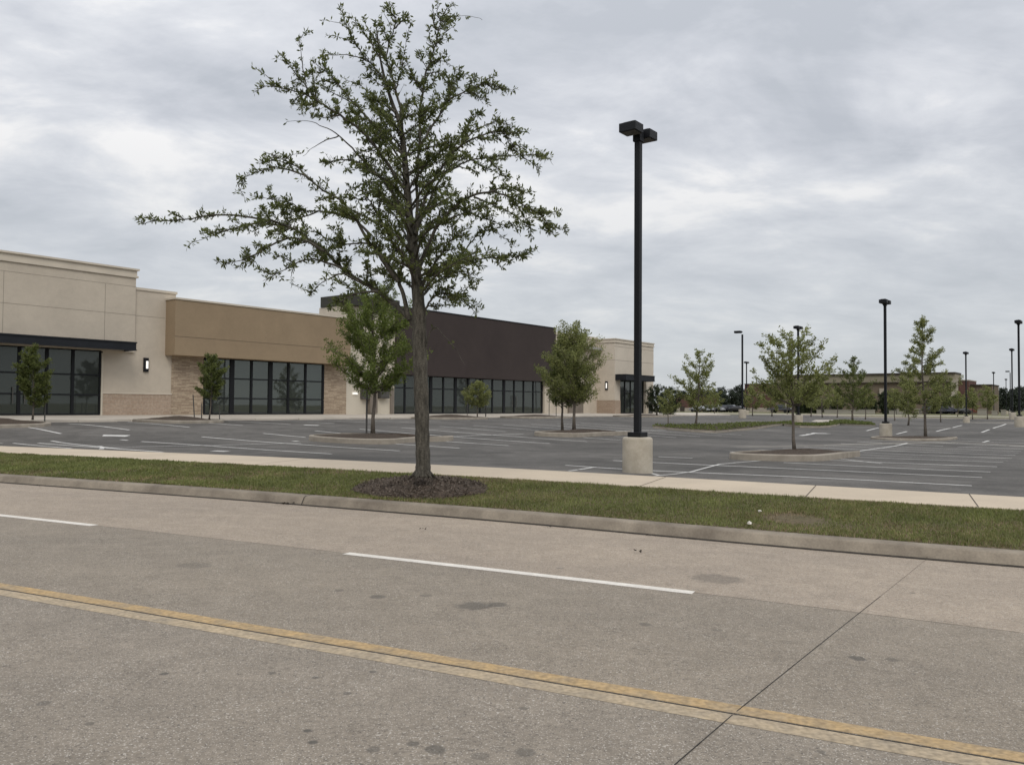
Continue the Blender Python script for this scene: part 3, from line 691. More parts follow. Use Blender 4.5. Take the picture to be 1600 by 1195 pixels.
# shell: back walls, end walls, interior, roof
for (a, c_, hh) in ((-14, 8.8, 7.6), (9.1, 21.9, 7.2), (21.95, 26.45, 7.0), (26.55, 46.9, 8.4), (47.0, e_r, 7.9)):
    sh = MB(); sh.ebox(a, c_, -14.3, -14, H0-.2, hh)
    if a == -14:
        # back wall of the left shop has a window onto daylight
        sh = MB(); p0 = fac(116, 583, -14); p1 = fac(151, 618, -14); w0, w1 = p0[0], p1[0]; hh1, hh0 = p0[1], p1[1]
        sh.ebox(a, w0, -14.3, -14, H0-.2, hh); sh.ebox(w1, c_, -14.3, -14, H0-.2, hh); sh.ebox(w0, w1, -14.3, -14, H0-.2, hh0); sh.ebox(w0, w1, -14.3, -14, hh1, hh)
        bw = MB(); wm = w0+(w1-w0)*.33; bw.ebox(wm-.04, wm+.04, -14.2, -14.1, hh0, hh1); bw.ebox(w0, w1, -14.21, -14.09, (hh0*.55+hh1*.45)-.03, (hh0*.55+hh1*.45)+.03); part('back_window_frame', bw, 'black')
        print('back window', w0, w1, hh0, hh1)
    part('back_wall', sh, 'dark')
    part('interior_floor', MB().ebox(a, c_, -14, -.1, H0-.1, H0-.002), 'floor')
    part('roof', MB().ebox(a, c_, -14.3, -.31 if a != 26.55 else -1.05, hh-.25, hh), 'roof')
    part('party_wall', MB().ebox(c_-.25 if a == -14 else a-.2, c_-.02 if a == -14 else a, -14, -.35 if a != 26.55 else -1.1, H0, hh-.26), 'dark')
part('end_wall', MB().ebox(e_r-.3, e_r, -14, -9.02, H0-.2, 8.0), 'cream')
part('end_wall', MB().ebox(e_r-.3, e_r, -9.02, -1.02, H0-.2, 4.85), 'cream')

# ------------------------------------------------------------------ wheel stops, red curb patch
wst = None
def wheelstop(e, n, lb):
    o = MB()
    x, y = 0, 0; a = math.atan2(EX.y, EX.x)
    L_ = .9; pr = [(-.09, 0), (-.07, .11), (.07, .11), (.09, 0)]
    vs = [(sx*L_*(1 if z == 0 else .97), yy, z) for sx in (-1, 1) for yy, z in pr]
    o.add(vs, [(0, 1, 2, 3), (7, 6, 5, 4), (0, 4, 5, 1), (1, 5, 6, 2), (2, 6, 7, 3)])
    ob = o.build('wheel_stop', MT['storewalk']); ob.location = en3(e, n); ob.rotation_euler = (0, 0, a)
    bevel(ob, .015); tag(ob, lb, 'wheel stop', 'concrete wheel stops along the store walk'); return ob
wst = [(153, 'pale wheel stop in front of the left block wainscot'), (231, 'pale wheel stop under the left wall lamp'), (420, 'pale wheel stop left of centre before the middle shopfront'), (486, 'pale wheel stop at the right end of the middle shopfront'), (625, 'pale wheel stop just left of the big oak trunk'), (690, 'pale wheel stop beside the red painted curb'), (812, 'pale wheel stop before the right half of the long storefront'), (975, 'pale wheel stop in front of the far canopy')]
for px, lb in wst:
    e = fac(px, 650, 5.0)[0]; wheelstop(e, 5.0, lb)
b = MB()
ea = fac(697, 648, 3.8)[0]; eb = fac(722, 648, 3.8)[0]
b.ebox(ea, eb, 3.3, 4.1, 1.0, 1.07); tag(b.build('red_ramp_mark', MT['red']), kind='structure')

# ------------------------------------------------------------------ trees
def rv(rnd, s=1.0):
    while True:
        v = Vector((rnd.uniform(-1, 1), rnd.uniform(-1, 1), rnd.uniform(-1, 1)))
        if .05 < v.length < 1: return v.normalized()*s
def curve_to(p, d, ln, n, rnd, wob=.18, up=0.0):
    "a wandering path starting at p in direction d"
    pts = [p.copy()]; d = d.normalized()
    for i in range(n):
        d = (d+rv(rnd, wob)+Vector((0, 0, up))).normalized(); p = p+d*(ln/n); pts.append(p.copy())
    return pts
def bez(p0, p1, p2, n): return [p0*(1-t)**2+p1*2*t*(1-t)+p2*t*t for t in (i/n for i in range(n+1))]
class Leaves:
    def __init__(s): s.P = []; s.D = []; s.S = []
    def build(s, name, m, parent, L_, W_, rs, org, hang=0.0):
        P = np.array([tuple(p) for p in s.P]); D = np.array([tuple(p) for p in s.D]); S = np.array(s.S)[:, None]
        n = len(P); q = rs.normal(size=(n, 3)); D = D+hang*np.array([0, 0, -1.]); D /= np.linalg.norm(D, axis=1)[:, None]
        W = np.cross(D, q); W /= np.linalg.norm(W, axis=1)[:, None]; Nn = np.cross(D, W)
        Ls = L_*S
        a = P; c = P+D*Ls; b1 = P+D*Ls*.58+W*W_*S*.5+Nn*W_*S*.16; b2 = P+D*Ls*.58-W*W_*S*.5+Nn*W_*S*.16
        V = np.stack([a, b1, c, b2], 1).reshape(-1, 3)-np.array(org)
        me = bpy.data.meshes.new(name); me.vertices.add(4*n); me.vertices.foreach_set('co', V.astype(np.float32).ravel())
        idx = (np.arange(n)[:, None]*4+np.array([0, 1, 2, 0, 2, 3])[None]).ravel()
        me.loops.add(6*n); me.loops.foreach_set('vertex_index', idx.astype(np.int32))
        me.polygons.add(2*n); me.polygons.foreach_set('loop_start', (np.arange(2*n)*3).astype(np.int32))
        me.update(calc_edges=True); me.materials.append(m)
        o = bpy.data.objects.new(name, me); col.objects.link(o); o.parent = parent; return o
def rosettes(lv, twigs, count, rnd, k=4, size=1.0, jit=.02, spread=.9):
    "scatter clusters of k leaves along the twigs"
    segs = []; tot = 0
    for tw, w0 in twigs:
        for i in range(len(tw)-1):
            l_ = (tw[i+1]-tw[i]).length*w0; segs.append((tot, tw[i], tw[i+1], (tw[i+1]-tw[i]))); tot += l_
    starts = np.array([s[0] for s in segs])
    for _ in range(count):
        x = rnd.uniform(0, tot); i = int(np.searchsorted(starts, x))-1; i = max(0, i); a, b_, d = segs[i][1:]
        p = a.lerp(b_, rnd.random()); d = d.normalized() if d.length > 0 else Vector((0, 0, 1))
        ax = (d*.5+rv(rnd, .7)+Vector((0, 0, .15)))
        for j in range(k):
            lv.P.append(p+rv(rnd, jit)); lv.D.append(ax+rv(rnd, spread)); lv.S.append(size*rnd.uniform(.65, 1.2))
def crown_profile(kind, t):
    if kind == 'oval': return max(.05, math.sin(math.pi*min(1, max(0, .12+.86*t)))**.75)
    if kind == 'vase': return .35+.65*math.sin(math.pi*(.18+.68*t))if t < .93 else .45
    if kind == 'cone': return max(.1, (1-t)**.8*(1 if t > .12 else .75)+.08)
    if kind == 'column': return .7+.3*math.sin(math.pi*t) if t < .85 else .5
    if kind == 'round': return max(.1, math.sin(math.pi*(.1+.85*t))**.6)
def make_tree(label, x, y, z, H, cb, hw, kind, seed, leaf='leaf', nb=26, nl=1400, LL=.09, tr=.05, cat='tree', group=None, twig=True, lean=0., bark='bark2', name='street_tree', sub=7, asc=.55, k=4, LW=.4, jit=.6):
    k = 3
    rnd = random.Random(seed); rs = np.random.RandomState(seed)
    t0 = empty(name, (x, y, z), label, cat, group); base = Vector((x, y, z))
    tk = [base+Vector((0, 0, -.05))]; n = 9
    off = Vector((0, 0, 0)); ln_ = Vector((lean*RT.x, lean*RT.y, 0))
    for i in range(1, n+1):
        off += Vector((rnd.uniform(-1, 1), rnd.uniform(-1, 1), 0))*.012*H; tk.append(base+off+ln_*(i/n)+Vector((0, 0, H*.97*i/n)))
    rad = [tr*(1.35 if i == 0 else (1-.88*(i/n)**1.1)) for i in range(n+1)]
    mb = MB(); mb.tube(tk, rad, 8)
    def at(h):
        q = max(0, min(.999, h/(H*.97)))*n; i = int(q); return tk[i].lerp(tk[i+1], q-i), rad[i]*(1-q+i)+rad[i+1]*(q-i)
    twigs = []
    for b_ in range(nb):
        t = (b_+rnd.random())/nb; t = t**.9; az = b_*2.39996+rnd.uniform(-.5, .5)
        r_ = hw*crown_profile(kind, t)*rnd.uniform(.55, 1.22); hh = cb+(H-cb)*t
        rise = r_*asc*rnd.uniform(.7, 1.3); h0 = max(cb*.82, hh-rise)
        if h0 >= H*.95: h0 = H*.9
        p0, r0 = at(h0); rv0 = Vector((math.cos(az), math.sin(az), 0)); p2 = Vector((tk[n].x*0+p0.x, p0.y, base.z+hh))+rv0*r_
        p1 = p0.lerp(p2, .5)+Vector((0, 0, -.12*r_ + .10*r_*rnd.uniform(-1, 1)))
        br = bez(p0, p1, p2, 6)
        for q in range(1, 6): br[q] += rv(rnd, .05*r_)
        rb = min(r0*.55, .012+.016*r_); mb.tube(br, [rb*(1-.75*i/6) for i in range(7)], 4, cap=False)
        twigs.append((br[2:], .8))
        for s_ in range(sub):
            f = .25+.75*(s_+rnd.random())/sub; i = min(5, int(f*6)); p = br[i].lerp(br[i+1], f*6-i if f < 1 else 1)
            d = (br[i+1]-br[i]).normalized()+rv(rnd, .95)+Vector((0, 0, .25)); tl = r_*rnd.uniform(.16, .42)*(1.15-f*.5)
            tw = curve_to(p, d, tl, 3, rnd, .3)
            twigs.append((tw, 1.0))
            if twig: mb.tube(tw, [.006, .005, .004, .002] if H > 3 else .003, 3, cap=False)
    twigs.append((tk[-4:], 1.0))
    lv = Leaves(); rosettes(lv, twigs, nl, rnd, k=k, jit=jit*LL, spread=1.0)
    mb.build('trunk', MT[bark], t0, smooth=True, org=base)
    lv.build('crown', MT[leaf], t0, LL, LL*LW, rs, base)
    return t0
def onray(px, dep, py=650):
    d = ray(px, py); return d.x*dep/d.y, dep
def hpx(px, py, dep): return ray(px, py).z*dep/ray(px, py).y+CZ

# traffic islands: curb ring, mulch bed
def island(label, front, depth, poly=None, hgt=.19, mound=.13, mr=.8, group='curbed tree islands in the parking lot'):
    f = [Vector(G(*p)[:2]) for p in front]
    bk = [p+EX*depth for p in f][::-1]
    poly = poly or f+bk; c = sum(poly, Vector((0, 0)))/len(poly)
    # round the corners by chaikin cutting
    for _ in range(2):
        q = []
        for i in range(len(poly)):
            a, b_ = poly[i], poly[(i+1) % len(poly)]; q += [a.lerp(b_, .22), a.lerp(b_, .78)]
        poly = q
    z = lotZ(c.x, c.y); root = empty('tree_island', (c.x, c.y, z), label, 'traffic island', group); org = (c.x, c.y, z)
    b = MB(); n = len(poly); ins = [p+(c-p).normalized()*.17 for p in poly]
    for p, q in zip(poly, ins):
        zz = lotZ(p.x, p.y)
        e_ = p+(q-p)*.15
        b.v += [(p.x, p.y, zz-.06), (p.x, p.y, zz+hgt-.03), (e_.x, e_.y, zz+hgt), (q.x, q.y, zz+hgt), (q.x, q.y, zz+hgt-.06)]
    for i in range(n):
        A = i*5; B_ = ((i+1) % n)*5
        for j in range(4): b.f.append((A+j, B_+j, B_+j+1, A+j+1))
    b.build('curb', MT['isl'], root, org=org)
    m = MB(); rings = 6; rnd = random.Random(int(c.x*10))
    for k in range(rings+1):
        t = k/rings
        for p in ins:
            q = p.lerp(c, t); m.v.append((q.x, q.y, lotZ(q.x, q.y)+hgt-.035+mound*(math.sin(t*math.pi/2)**1.6)+rnd.uniform(-.012, .02)))
    for k in range(rings):
        for i in range(n): A = k*n+i; B_ = k*n+(i+1) % n; m.f.append((A, B_, B_+n, A+n))
    m.build('mulch_bed', MT['mulch'], root, smooth=True, org=org)
    return root, c, z+hgt+mound-.04
I1 = island('curbed island with a mulch mound under the bright green tree left of the big trunk', [(474, 687), (500, 690.5), (560, 694), (615, 694), (642, 691)], 2.6)
I2 = island('curbed island under the rounded pair of trees before the dark brown front', [(828, 680), (850, 682), (900, 683.5), (941, 681)], 3.2)
I3 = island('curbed island with mulch under the spreading tree right of the near lamp post', [(1131, 716.5), (1165, 719), (1230, 721), (1285, 720.5), (1310, 717)], 2.8)
I5 = island('low island between the second lamp post and the tall pyramidal tree', [(1354, 686), (1400, 688.5), (1450, 689), (1484, 688)], 3.0, hgt=.12, mound=.08)
def gridisland(label, pl, pr, n1, **kw):
    e1 = fac(pr, 658, n1)[0]; e0 = fac(pl, 658, n1)[0]
    k = island(label, [], 0, poly=[Vector(en2(*q)) for q in ((e0, 4.36), (e0, n1), (e1, n1), (e1, 4.36))], **kw); return k
def dep_n(px, n): d = ray(px, 655); t = (O_.dot(NX)+n)/(NX.x*d.x+NX.y*d.y); return d.y*t
IA = gridisland('mulched island at the store walk before the left shopfront', -70, 100, 8.6, hgt=.14, mound=.18)
IB = gridisland('mulched island at the store walk before the tan stone wall', 262, 369, 8.6, hgt=.14, mound=.18)
IC = gridisland('mulched island by the red curb before the long storefront', 699, 779, 8.6, hgt=.14, mound=.18)
ID = gridisland('mulched island before the recessed cream wall', 836, 906, 8.6, hgt=.14, mound=.14)
IE = gridisland('mulched island beyond the right tower', 1008, 1062, 8.6, hgt=.14, mound=.1)

FT = 'young trees planted in the parking lot'
def T(label, px, dep, yb, yt, xl, xr, ycb, kind, seed, zb=None, **kw):
    x, y = onray(px, dep)
    z = hpx(px, yb, dep) if zb is None else zb
    z = max(z, groundZ(x, y)-.02)
    H = hpx(px, yt, dep)-z; hw = (xr-xl)/2/F*dep; cb = hpx(px, ycb, dep)-z
    kw.setdefault('group', FT)
    return make_tree(label, x, y, z, H, cb, hw, kind, seed, **kw)
T('bright green bushy young oak on the curbed island just left of the big trunk', 583, 31., 679, 440, 508, 650, 600, 'column', 11, leaf='leafb', jit=.9, nb=62, nl=8600, LL=.105, tr=.075, sub=11, asc=.8)
T('rounded green young tree, front one of the pair before the dark brown wall', 897, 39.3, 671, 504, 856, 946, 622, 'round', 12, leaf='leafo', jit=1.4, nb=56, nl=6600, LL=.11, tr=.075, sub=11, asc=.85)
T('darker young tree with a pale trunk, left one of the pair before the brown wall', 879, 40.2, 671, 522, 842, 912, 628, 'oval', 13, leaf='leaf', jit=1.2, nb=38, nl=3400, LL=.115, tr=.06, sub=9, asc=.8)
T('spreading yellow green young oak on the curbed island right of the near lamp post', 1241.5, 26.2, 705, 514, 1170, 1296, 618, 'vase', 14, leaf='leafy', nb=40, nl=3000, LL=.10, tr=.052, sub=8, asc=.95)
T('sparse yellow green young tree at the left tip of the planted strip', 1086.5, 53.5, 668, 545, 1050, 1117, 636, 'oval', 15, leaf='leafy', nb=36, nl=1800, LL=.15, tr=.07, sub=7, asc=.8)
T('tall pyramidal green tree right of the second lamp post', 1446, 45.5, 684, 493, 1396, 1498, 640, 'cone', 16, leaf='leafo', nb=56, nl=4200, LL=.12, tr=.075, sub=8, asc=.35)
T('green young tree in front of the far brown building', 1332, 75., 657, 556, 1306, 1358, 636, 'oval', 17, leaf='leaf', nb=30, nl=1300, LL=.2, tr=.08, sub=6, asc=1.)
T('small thin trunked tree left of the sparse yellow green one', 1044.5, 54., 665, 607, 1026, 1062, 645, 'oval', 18, leaf='leafo', nb=16, nl=420, LL=.15, tr=.035, sub=6)
T('small staked dark green tree before the left shopfront', 51, dep_n(51, 6.6), 654, 541, 30, 76, 630, 'column', 19, leaf='leaf', nb=40, nl=3000, LL=.11, tr=.035, sub=8)
T('slim staked green tree before the tan stone wall', 327, dep_n(327, 6.6), 654, 553, 307, 350, 618, 'column', 20, leaf='leaf', nb=34, nl=2400, LL=.115, tr=.035, sub=8)
T('small round olive tree by the red curb', 746, dep_n(746, 6.6), 650.5, 595, 724, 767, 631, 'round', 21, leaf='leafo', nb=30, nl=1800, LL=.13, tr=.04, sub=8)
T('olive young tree behind the pyramidal tree, on its left', 1419, 64., 664, 574, 1400, 1441, 640, 'oval', 22, leaf='leafo', nb=24, nl=900, LL=.18, tr=.06, sub=7)
T('dark leafy tree just beyond the right tower', 1026, 84., 648, 601, 1008, 1046, 643, 'round', 23, leaf='leafd', nb=30, nl=1500, LL=.2, tr=.08, sub=9)
T('dark leafy tree one step right of the right tower', 1047, 88., 648, 604, 1030, 1068, 644, 'round', 24, leaf='leafd', nb=26, nl=1300, LL=.2, tr=.08, sub=9)
BG = 'small trees along the far edge of the lot'
for i, (px, dep, yb, yt, xl, xr, ycb, lf, lb) in enumerate([
    (1176, 95, 649, 603, 1158, 1196, 636, 'leafo', 'small olive tree before the red brick wing'),
    (1206, 92, 650, 588, 1186, 1226, 636, 'leafy', 'yellow green tree at the left edge of the far brown building'),
    (1285, 90, 652, 592, 1262, 1308, 634, 'leafy', 'yellow green tree before the tan band of the far building'),
    (1267, 98, 651, 600, 1248, 1284, 636, 'leafo', 'small olive tree directly behind the spreading tree'),
    (1308, 96, 651, 603, 1292, 1326, 634, 'leafo', 'small olive tree left of the green tree before the far building'),
    (1352, 92, 654, 606, 1338, 1368, 634, 'leafo', 'small olive tree between the green tree and the second lamp post'),
    (1398, 90, 655, 608, 1380, 1412, 636, 'leafo', 'small olive tree just right of the second lamp post'),
    (1470, 92, 652, 586, 1452, 1492, 636, 'leaf', 'green tree right of the pyramidal tree before the far entrance'),
    (1520, 96, 654, 606, 1506, 1534, 638, 'leafo', 'small olive tree right of the third lamp post'),
    (1543, 98, 654, 603, 1530, 1558, 638, 'leafo', 'small reddish olive tree before the right end of the far building'),
    (1496, 120, 650, 612, 1484, 1508, 638, 'leafo', 'small tree by the far pale corner tower'),
    (1116, 120, 648, 606, 1102, 1130, 636, 'leafo', 'small tree among the parked cars left of the single arm lamp'),
    (1230, 120, 649, 606, 1216, 1246, 634, 'leafo', 'small tree behind the trunk of the spreading tree')]):
    T(lb, px, dep, yb, yt, xl, xr, ycb, 'oval', 100+i, leaf=lf, nb=18, nl=520, LL=.24, tr=.06, sub=6, group=BG, zb=-5, twig=False)
# far trees behind everything
FB = 'dark trees beyond the far buildings'
far = [(1068, 612), (1090, 607), (1108, 611), (1126, 606), (1142, 612), (1152, 603), (1163, 608), (1556, 617), (1566, 607), (1581, 610), (1592, 606), (1606, 603), (1622, 606), (1640, 600), (1060, 622), (1180, 615)]
nm = ['round topped', 'broad', 'low', 'taller', 'ragged', 'spiky topped', 'narrow', 'small', 'rounded', 'spreading', 'dense', 'high', 'wide', 'tall', 'dull', 'half hidden']
for i, (px, yt) in enumerate(far):
    T('%s dark tree on the far skyline, number %s from the left' % (nm[i], ['two', 'three', 'four', 'five', 'six', 'seven', 'eight', 'ten', 'eleven', 'twelve', 'thirteen', 'fourteen', 'fifteen', 'sixteen', 'one', 'nine'][i]), px, 225+5*(i % 4), 646, yt, px-13, px+13, 641, 'round', 200+i, leaf='leaff', nb=22, nl=900, LL=.62, tr=.25, sub=7, group=FB, zb=-5, twig=False, name='far_tree', bark='bark')
sh = [(1348, 610, 8), (1361, 622, 8), (1382, 611, 10), (1395, 620, 8), (1264, 618, 9), (1278, 624, 7), (1251, 622, 7), (1416, 622, 9), (1309, 622, 8), (1456, 622, 8)]
for i, (px, yt, hw_) in enumerate(sh):
    T(['dark rounded shrub before the far wall, left of the second lamp post', 'low dark shrub just left of the second lamp pole', 'large dark shrub right behind the second lamp pole', 'dark shrub right of the second lamp pole', 'dark shrub behind the spreading tree', 'lower dark shrub right of the spreading tree trunk', 'small dark shrub left of the sixth lamp pedestal', 'dark shrub under the olive tree behind the pyramidal tree', 'dark shrub between two small olive trees by the far wall', 'dark shrub by the trunk of the pyramidal tree'][i], px, 160+2*i, 645, yt, px-hw_, px+hw_, 644.5, 'round', 300+i, leaf='leafd', nb=22, nl=800, LL=.45, tr=.12, sub=7, cat='shrub', group='dark shrubs along the far wall', zb=-5, twig=False, name='large_shrub', bark='bark')
# tree stakes
for i, (px, dep, yb, yt, dx, lb) in enumerate([(573, 31.3, 678, 600, 0, 'dark stake beside the bright green young oak'), (70, dep_n(70, 6.6), 655, 600, 0, 'dark stake right of the small tree before the left shopfront'), (304, dep_n(304, 6.4), 653, 617, -3, 'leaning stake left of the slim staked tree'), (315, dep_n(315, 6.4), 653, 630, 0, 'short green stake nearest the slim staked tree'), (343, dep_n(343, 6.6), 652, 634, 0, 'stake right of the slim staked tree'), (730, dep_n(730, 6.6), 649, 628, 0, 'stake left of the small round olive tree'), (759, dep_n(759, 6.6), 651, 622, 0, 'thick stake right of the small round olive tree'), (858, dep_n(858, 6.6), 650, 615, 0, 'left stake before the recessed wall'), (869, dep_n(869, 6.6), 650, 617, 0, 'right stake before the recessed wall')]):
    x, y = onray(px, dep); z = hpx(px, yb, dep); h = hpx(px, yt, dep)-z
    b = MB(); sh_ = dx/F*dep; b.tube([(0, 0, -.1), (sh_*.5, 0, h*.5), (sh_, 0, h)], .028 if i not in (6, 0) else .04, 6)
    o = b.build('tree_stake', MT['cab']); o.location = (x, y, z); tag(o, lb, 'tree stake', 'stakes beside young trees')

# planted strip with ground cover, low curb around it
def planted(label, front, back, hh=.12):
    f = [Vector(G(*p)[:2]) for p in front]; k = [Vector(G(*p)[:2]) for p in back]
    m = MB(); n = len(f); tot = 24; c0 = (f[0]+f[-1])/2; z0 = lotZ(c0.x, c0.y); root = empty('planted_strip', (c0.x, c0.y, z0), label, 'planted strip'); org = (c0.x, c0.y, z0)
    def lp(a, t):
        q = t*(len(a)-1); i = min(len(a)-2, int(q)); return a[i].lerp(a[i+1], q-i)
    F_ = [lp(f, i/tot) for i in range(tot+1)]; K_ = [lp(k, i/tot) for i in range(tot+1)]
    # curb, front and back
    for line, oth in ((F_, K_), (K_, F_)):
        c = MB()
        for i in range(tot):
            q = []
            for p, o_ in ((line[i], oth[i]), (line[i+1], oth[i+1])):
                d_ = (o_-p); d_ = d_.normalized()*min(.16, d_.length*.45) if d_.length > 0 else d_; z = lotZ(p.x, p.y); q.append((p, p+d_, z))
            (p, pi, z1), (r, ri, z2) = q
            c.add([(p.x, p.y, z1-.05), (r.x, r.y, z2-.05), (r.x, r.y, z2+hh), (p.x, p.y, z1+hh), (ri.x, ri.y, z2+hh), (pi.x, pi.y, z1+hh)], [(0, 1, 2, 3), (3, 2, 4, 5)])
        c.build('curb', MT['isl'], root, org=org)
    m = MB(); rnd = random.Random(4); w_ = 5
    for i in range(tot+1):
        for j in range(w_+1):
            t = .04+.92*j/w_; p = F_[i].lerp(K_[i], t); m.v.append((p.x, p.y, lotZ(p.x, p.y)+hh-.03+.08*math.sin(t*math.pi)))
    for i in range(tot):
        for j in range(w_): A = i*(w_+1)+j; m.f.append((A, A+1, A+w_+2, A+w_+1))
    m.build('mulch_bed', MT['mulch'], root, smooth=True, org=org)
    lv = Leaves()
    for _ in range(5200):
        t = rnd.random(); p = lp(F_, t).lerp(lp(K_, t), rnd.uniform(.08, .92))
        if t < .12 and rnd.random() < .8: continue
        lv.P.append(Vector((p.x, p.y, lotZ(p.x, p.y)+hh+rnd.uniform(-.03, .07)))); lv.D.append(rv(rnd)+Vector((0, 0, .6))); lv.S.append(rnd.uniform(.7, 1.3))
    o = lv.build('ground_cover', MT['leaf'], root, .12, .07, np.random.RandomState(5), org); o['kind'] = 'stuff'
planted('long planted strip of dark ground cover with a pale curb', [(1020, 669), (1045, 671.5), (1080, 674.5), (1118, 676.5), (1150, 673.5), (1182, 670.5), (1200, 667.5), (1228, 664.5), (1238, 663)], [(1024, 668), (1042, 667.5), (1085, 666), (1110, 665.5), (1140, 664.5), (1162, 663.3), (1190, 662.2), (1215, 661.5), (1236, 661)])
planted('short planted strip of ground cover right of the sixth lamp pedestal', [(1225, 665.5), (1250, 668), (1280, 668.5), (1296, 667.5), (1312, 664)], [(1222, 663.5), (1250, 664.5), (1278, 664.6), (1295, 663.2), (1310, 662)])
planted('dark mulched strip under the green tree before the far building', [(1296, 662.5), (1330, 664.5), (1368, 665.5)], [(1296, 660.5), (1320, 658), (1360, 662)], .08)

# ------------------------------------------------------------------ lamp posts
rotE = math.atan2(EX.y, EX.x)
def lamp(label, px, yt, yb, single=False, dep=None, white=True):
    d0 = 7.9*F/(yb-yt) if dep is None else dep
    x, y = onray(px, d0, yb); z = groundZ(x, y); Ht = hpx(px, yt, d0)-z
    r = empty('lamp_post', (x, y, z), label, 'lamp post', 'parking lot lamp posts'); org = (x, y, z)
    bh = .80 if white else .1
    o = MB().lathe((0, 0, 0), [(.335, -.6), (.335, bh-.06), (.325, bh-.02), (.29, bh), (.0, bh)], 32).build('pedestal', MT['base'], r, smooth=True)
    o.modifiers.new('e', 'EDGE_SPLIT').split_angle = R(50)
    p = MB(); ps = .068; p.box((0, 0, (bh+Ht-.38)/2+.05), (ps*2, ps*2, Ht-.38-bh-.1), rotE); bevel(p.build('pole', MT['black'], r), .012)
    c = MB(); c.box((0, 0, bh+.055), (.33, .33, .11), rotE); bevel(c.build('base_cover', MT['black'], r), .008)
    if not single:
        t = MB(); t.box((0, 0, Ht-.33), (.19, .19, .28), rotE); bevel(t.build('pole_cap', MT['black'], r), .01)
        for s in (-1, 1):
            off = EX*(s*.33); h = MB()
            h.box((off.x, off.y, Ht-.25), (.37, .42, .20), rotE); h.box((off.x, off.y, Ht-.135), (.24, .27, .03), rotE)
            h.box((off.x*.42, off.y*.42, Ht-.27), (.16, .1, .1), rotE)
            ho = bevel(h.build('lamp_head', MT['black'], r), .012)
            MB().box((off.x, off.y, Ht-.354), (.31, .35, .008), rotE).build('lens', MT['cab'], ho)
        MB().tube([(0, 0, Ht-.25), (0, 0, Ht-.06)], .02, 6).build('photocell', MT['black'], r)
    else:
        off = -NX*.42; h = MB(); h.box((off.x, off.y, Ht-.14), (.4, .6, .2), rotE); h.box((off.x*.3, off.y*.3, Ht-.16), (.08, .3, .08), rotE)
        ho = bevel(h.build('lamp_head', MT['black'], r), .012); MB().box((off.x, off.y, Ht-.244), (.33, .5, .008), rotE).build('lens', MT['cab'], ho)
    return r
lamp('nearest tall black lamp post with two heads on a pale concrete pedestal beside the sidewalk', 996, 190, 741)
lamp('second nearest twin head lamp post, on the low island left of the pyramidal tree', 1384, 465, 683)
lamp('twin head lamp post between the pyramidal tree and the right edge, before the far building', 1510, 548, 662)
lamp('tall twin head lamp post at the right edge of the photo', 1593, 498, 663)
lamp('single head lamp post with its head to the left, beyond the planted strip', 1160, 516, 652, single=True)
lamp('twin head lamp post behind the spreading yellow green tree', 1247.5, 507, 665)
lamp('thin distant twin head lamp post just right of the single head one', 1166.5, 563.7, 648)
lamp('distant twin head lamp post left of the one at the right edge', 1582, 543, 653)
lamp('far small twin head lamp post right of the far building', 1553, 580, 649)
lamp('farthest tiny twin head lamp post before the dark trees at right', 1572.4, 591, 646.5)
lamp('faint distant single head lamp post close behind the one left of the right edge', 1579, 579, 648, single=True)

# ------------------------------------------------------------------ far big store, walls, cars
EB = 190.
def fe(px, py, e=EB):
    d = ray(px, py); t = (O_.dot(EX)+e)/(EX.x*d.x+EX.y*d.y); Q = d*t; return (Vector((Q.x, Q.y))-O_).dot(NX), Q.z+CZ
ZB = .9
fb = empty('far_store', (*en2(EB, 10), ZB), 'big far brick and tan store with a dark roof trim behind the small trees', 'building'); forg = (*en2(EB, 10), ZB)
MT['fbrick'] = mat('far_red_brick', (.115, .062, .05), .9, var=.1, scale=.6); MT['ftan'] = mat('far_tan_band', (.26, .23, .17), .9, var=.06)
MT['fbrn'] = mat('far_brown_wall', (.165, .13, .095), .9, var=.08, scale=.3); MT['ftrim'] = mat('far_dark_trim', (.055, .045, .035), .8)
MT['fstone'] = mat('far_pale_stone', (.38, .34, .28), .9); MT['retw'] = mat('low_wall_concrete', (.32, .30, .25), .9, c2=(.25, .235, .20), scale=.5)
def fpart(name, m, x0, x1, y0, y1, o0=0., o1=12., label=None, yb=None):
    n0 = fe(x0, y0)[0]; n1 = fe(x1, y0)[0]; h1 = fe((x0+x1)/2, y0)[1]; h0 = ZB-.5 if y1 is None else fe((x0+x1)/2, y1)[1]
    p = MB().ebox(EB-o0, EB+o1, n0, n1, h0, h1).build(name, MT[m], fb, org=forg)
    if label: p['label'] = label
    return p
fpart('wing', 'fbrick', 1163.5, 1214, 600, None, 0, 12, 'red brick left wing')
fpart('coping', 'ftrim', 1163, 1214, 599.2, 600, .2, 12)
fpart('stone_band', 'fstone', 1163.3, 1214, 616, 617, .15, 0)
fpart('stone_base', 'fstone', 1163.3, 1214, 637, None, .2, 0)
fpart('main_wall', 'fbrn', 1214, 1494, 597.5, None, 1, 6, 'brown main wall')
fpart('tan_band', 'ftan', 1214, 1494, 586.5, 598, 1.3, 6, 'tan parapet band')
fpart('cornice', 'ftrim', 1213.5, 1494.5, 584, 586.8, 1.6, 6)
fpart('cornice', 'ftrim', 1214, 1494, 597.6, 599, 1.6, 0)
fpart('corner_tower', 'fstone', 1489, 1500, 593, None, 2.5, 8, 'pale corner tower')
fpart('side_wing', 'fbrick', 1500, 1516, 595, None, 2., 8, 'red brick piece right of the corner tower')
fpart('coping', 'fstone', 1499.5, 1516.5, 593.7, 595.2, 2.2, 8)
fpart('side_wing', 'fbrn', 1516.5, 1550, 602, None, 0, 10, 'lower brown right wing')
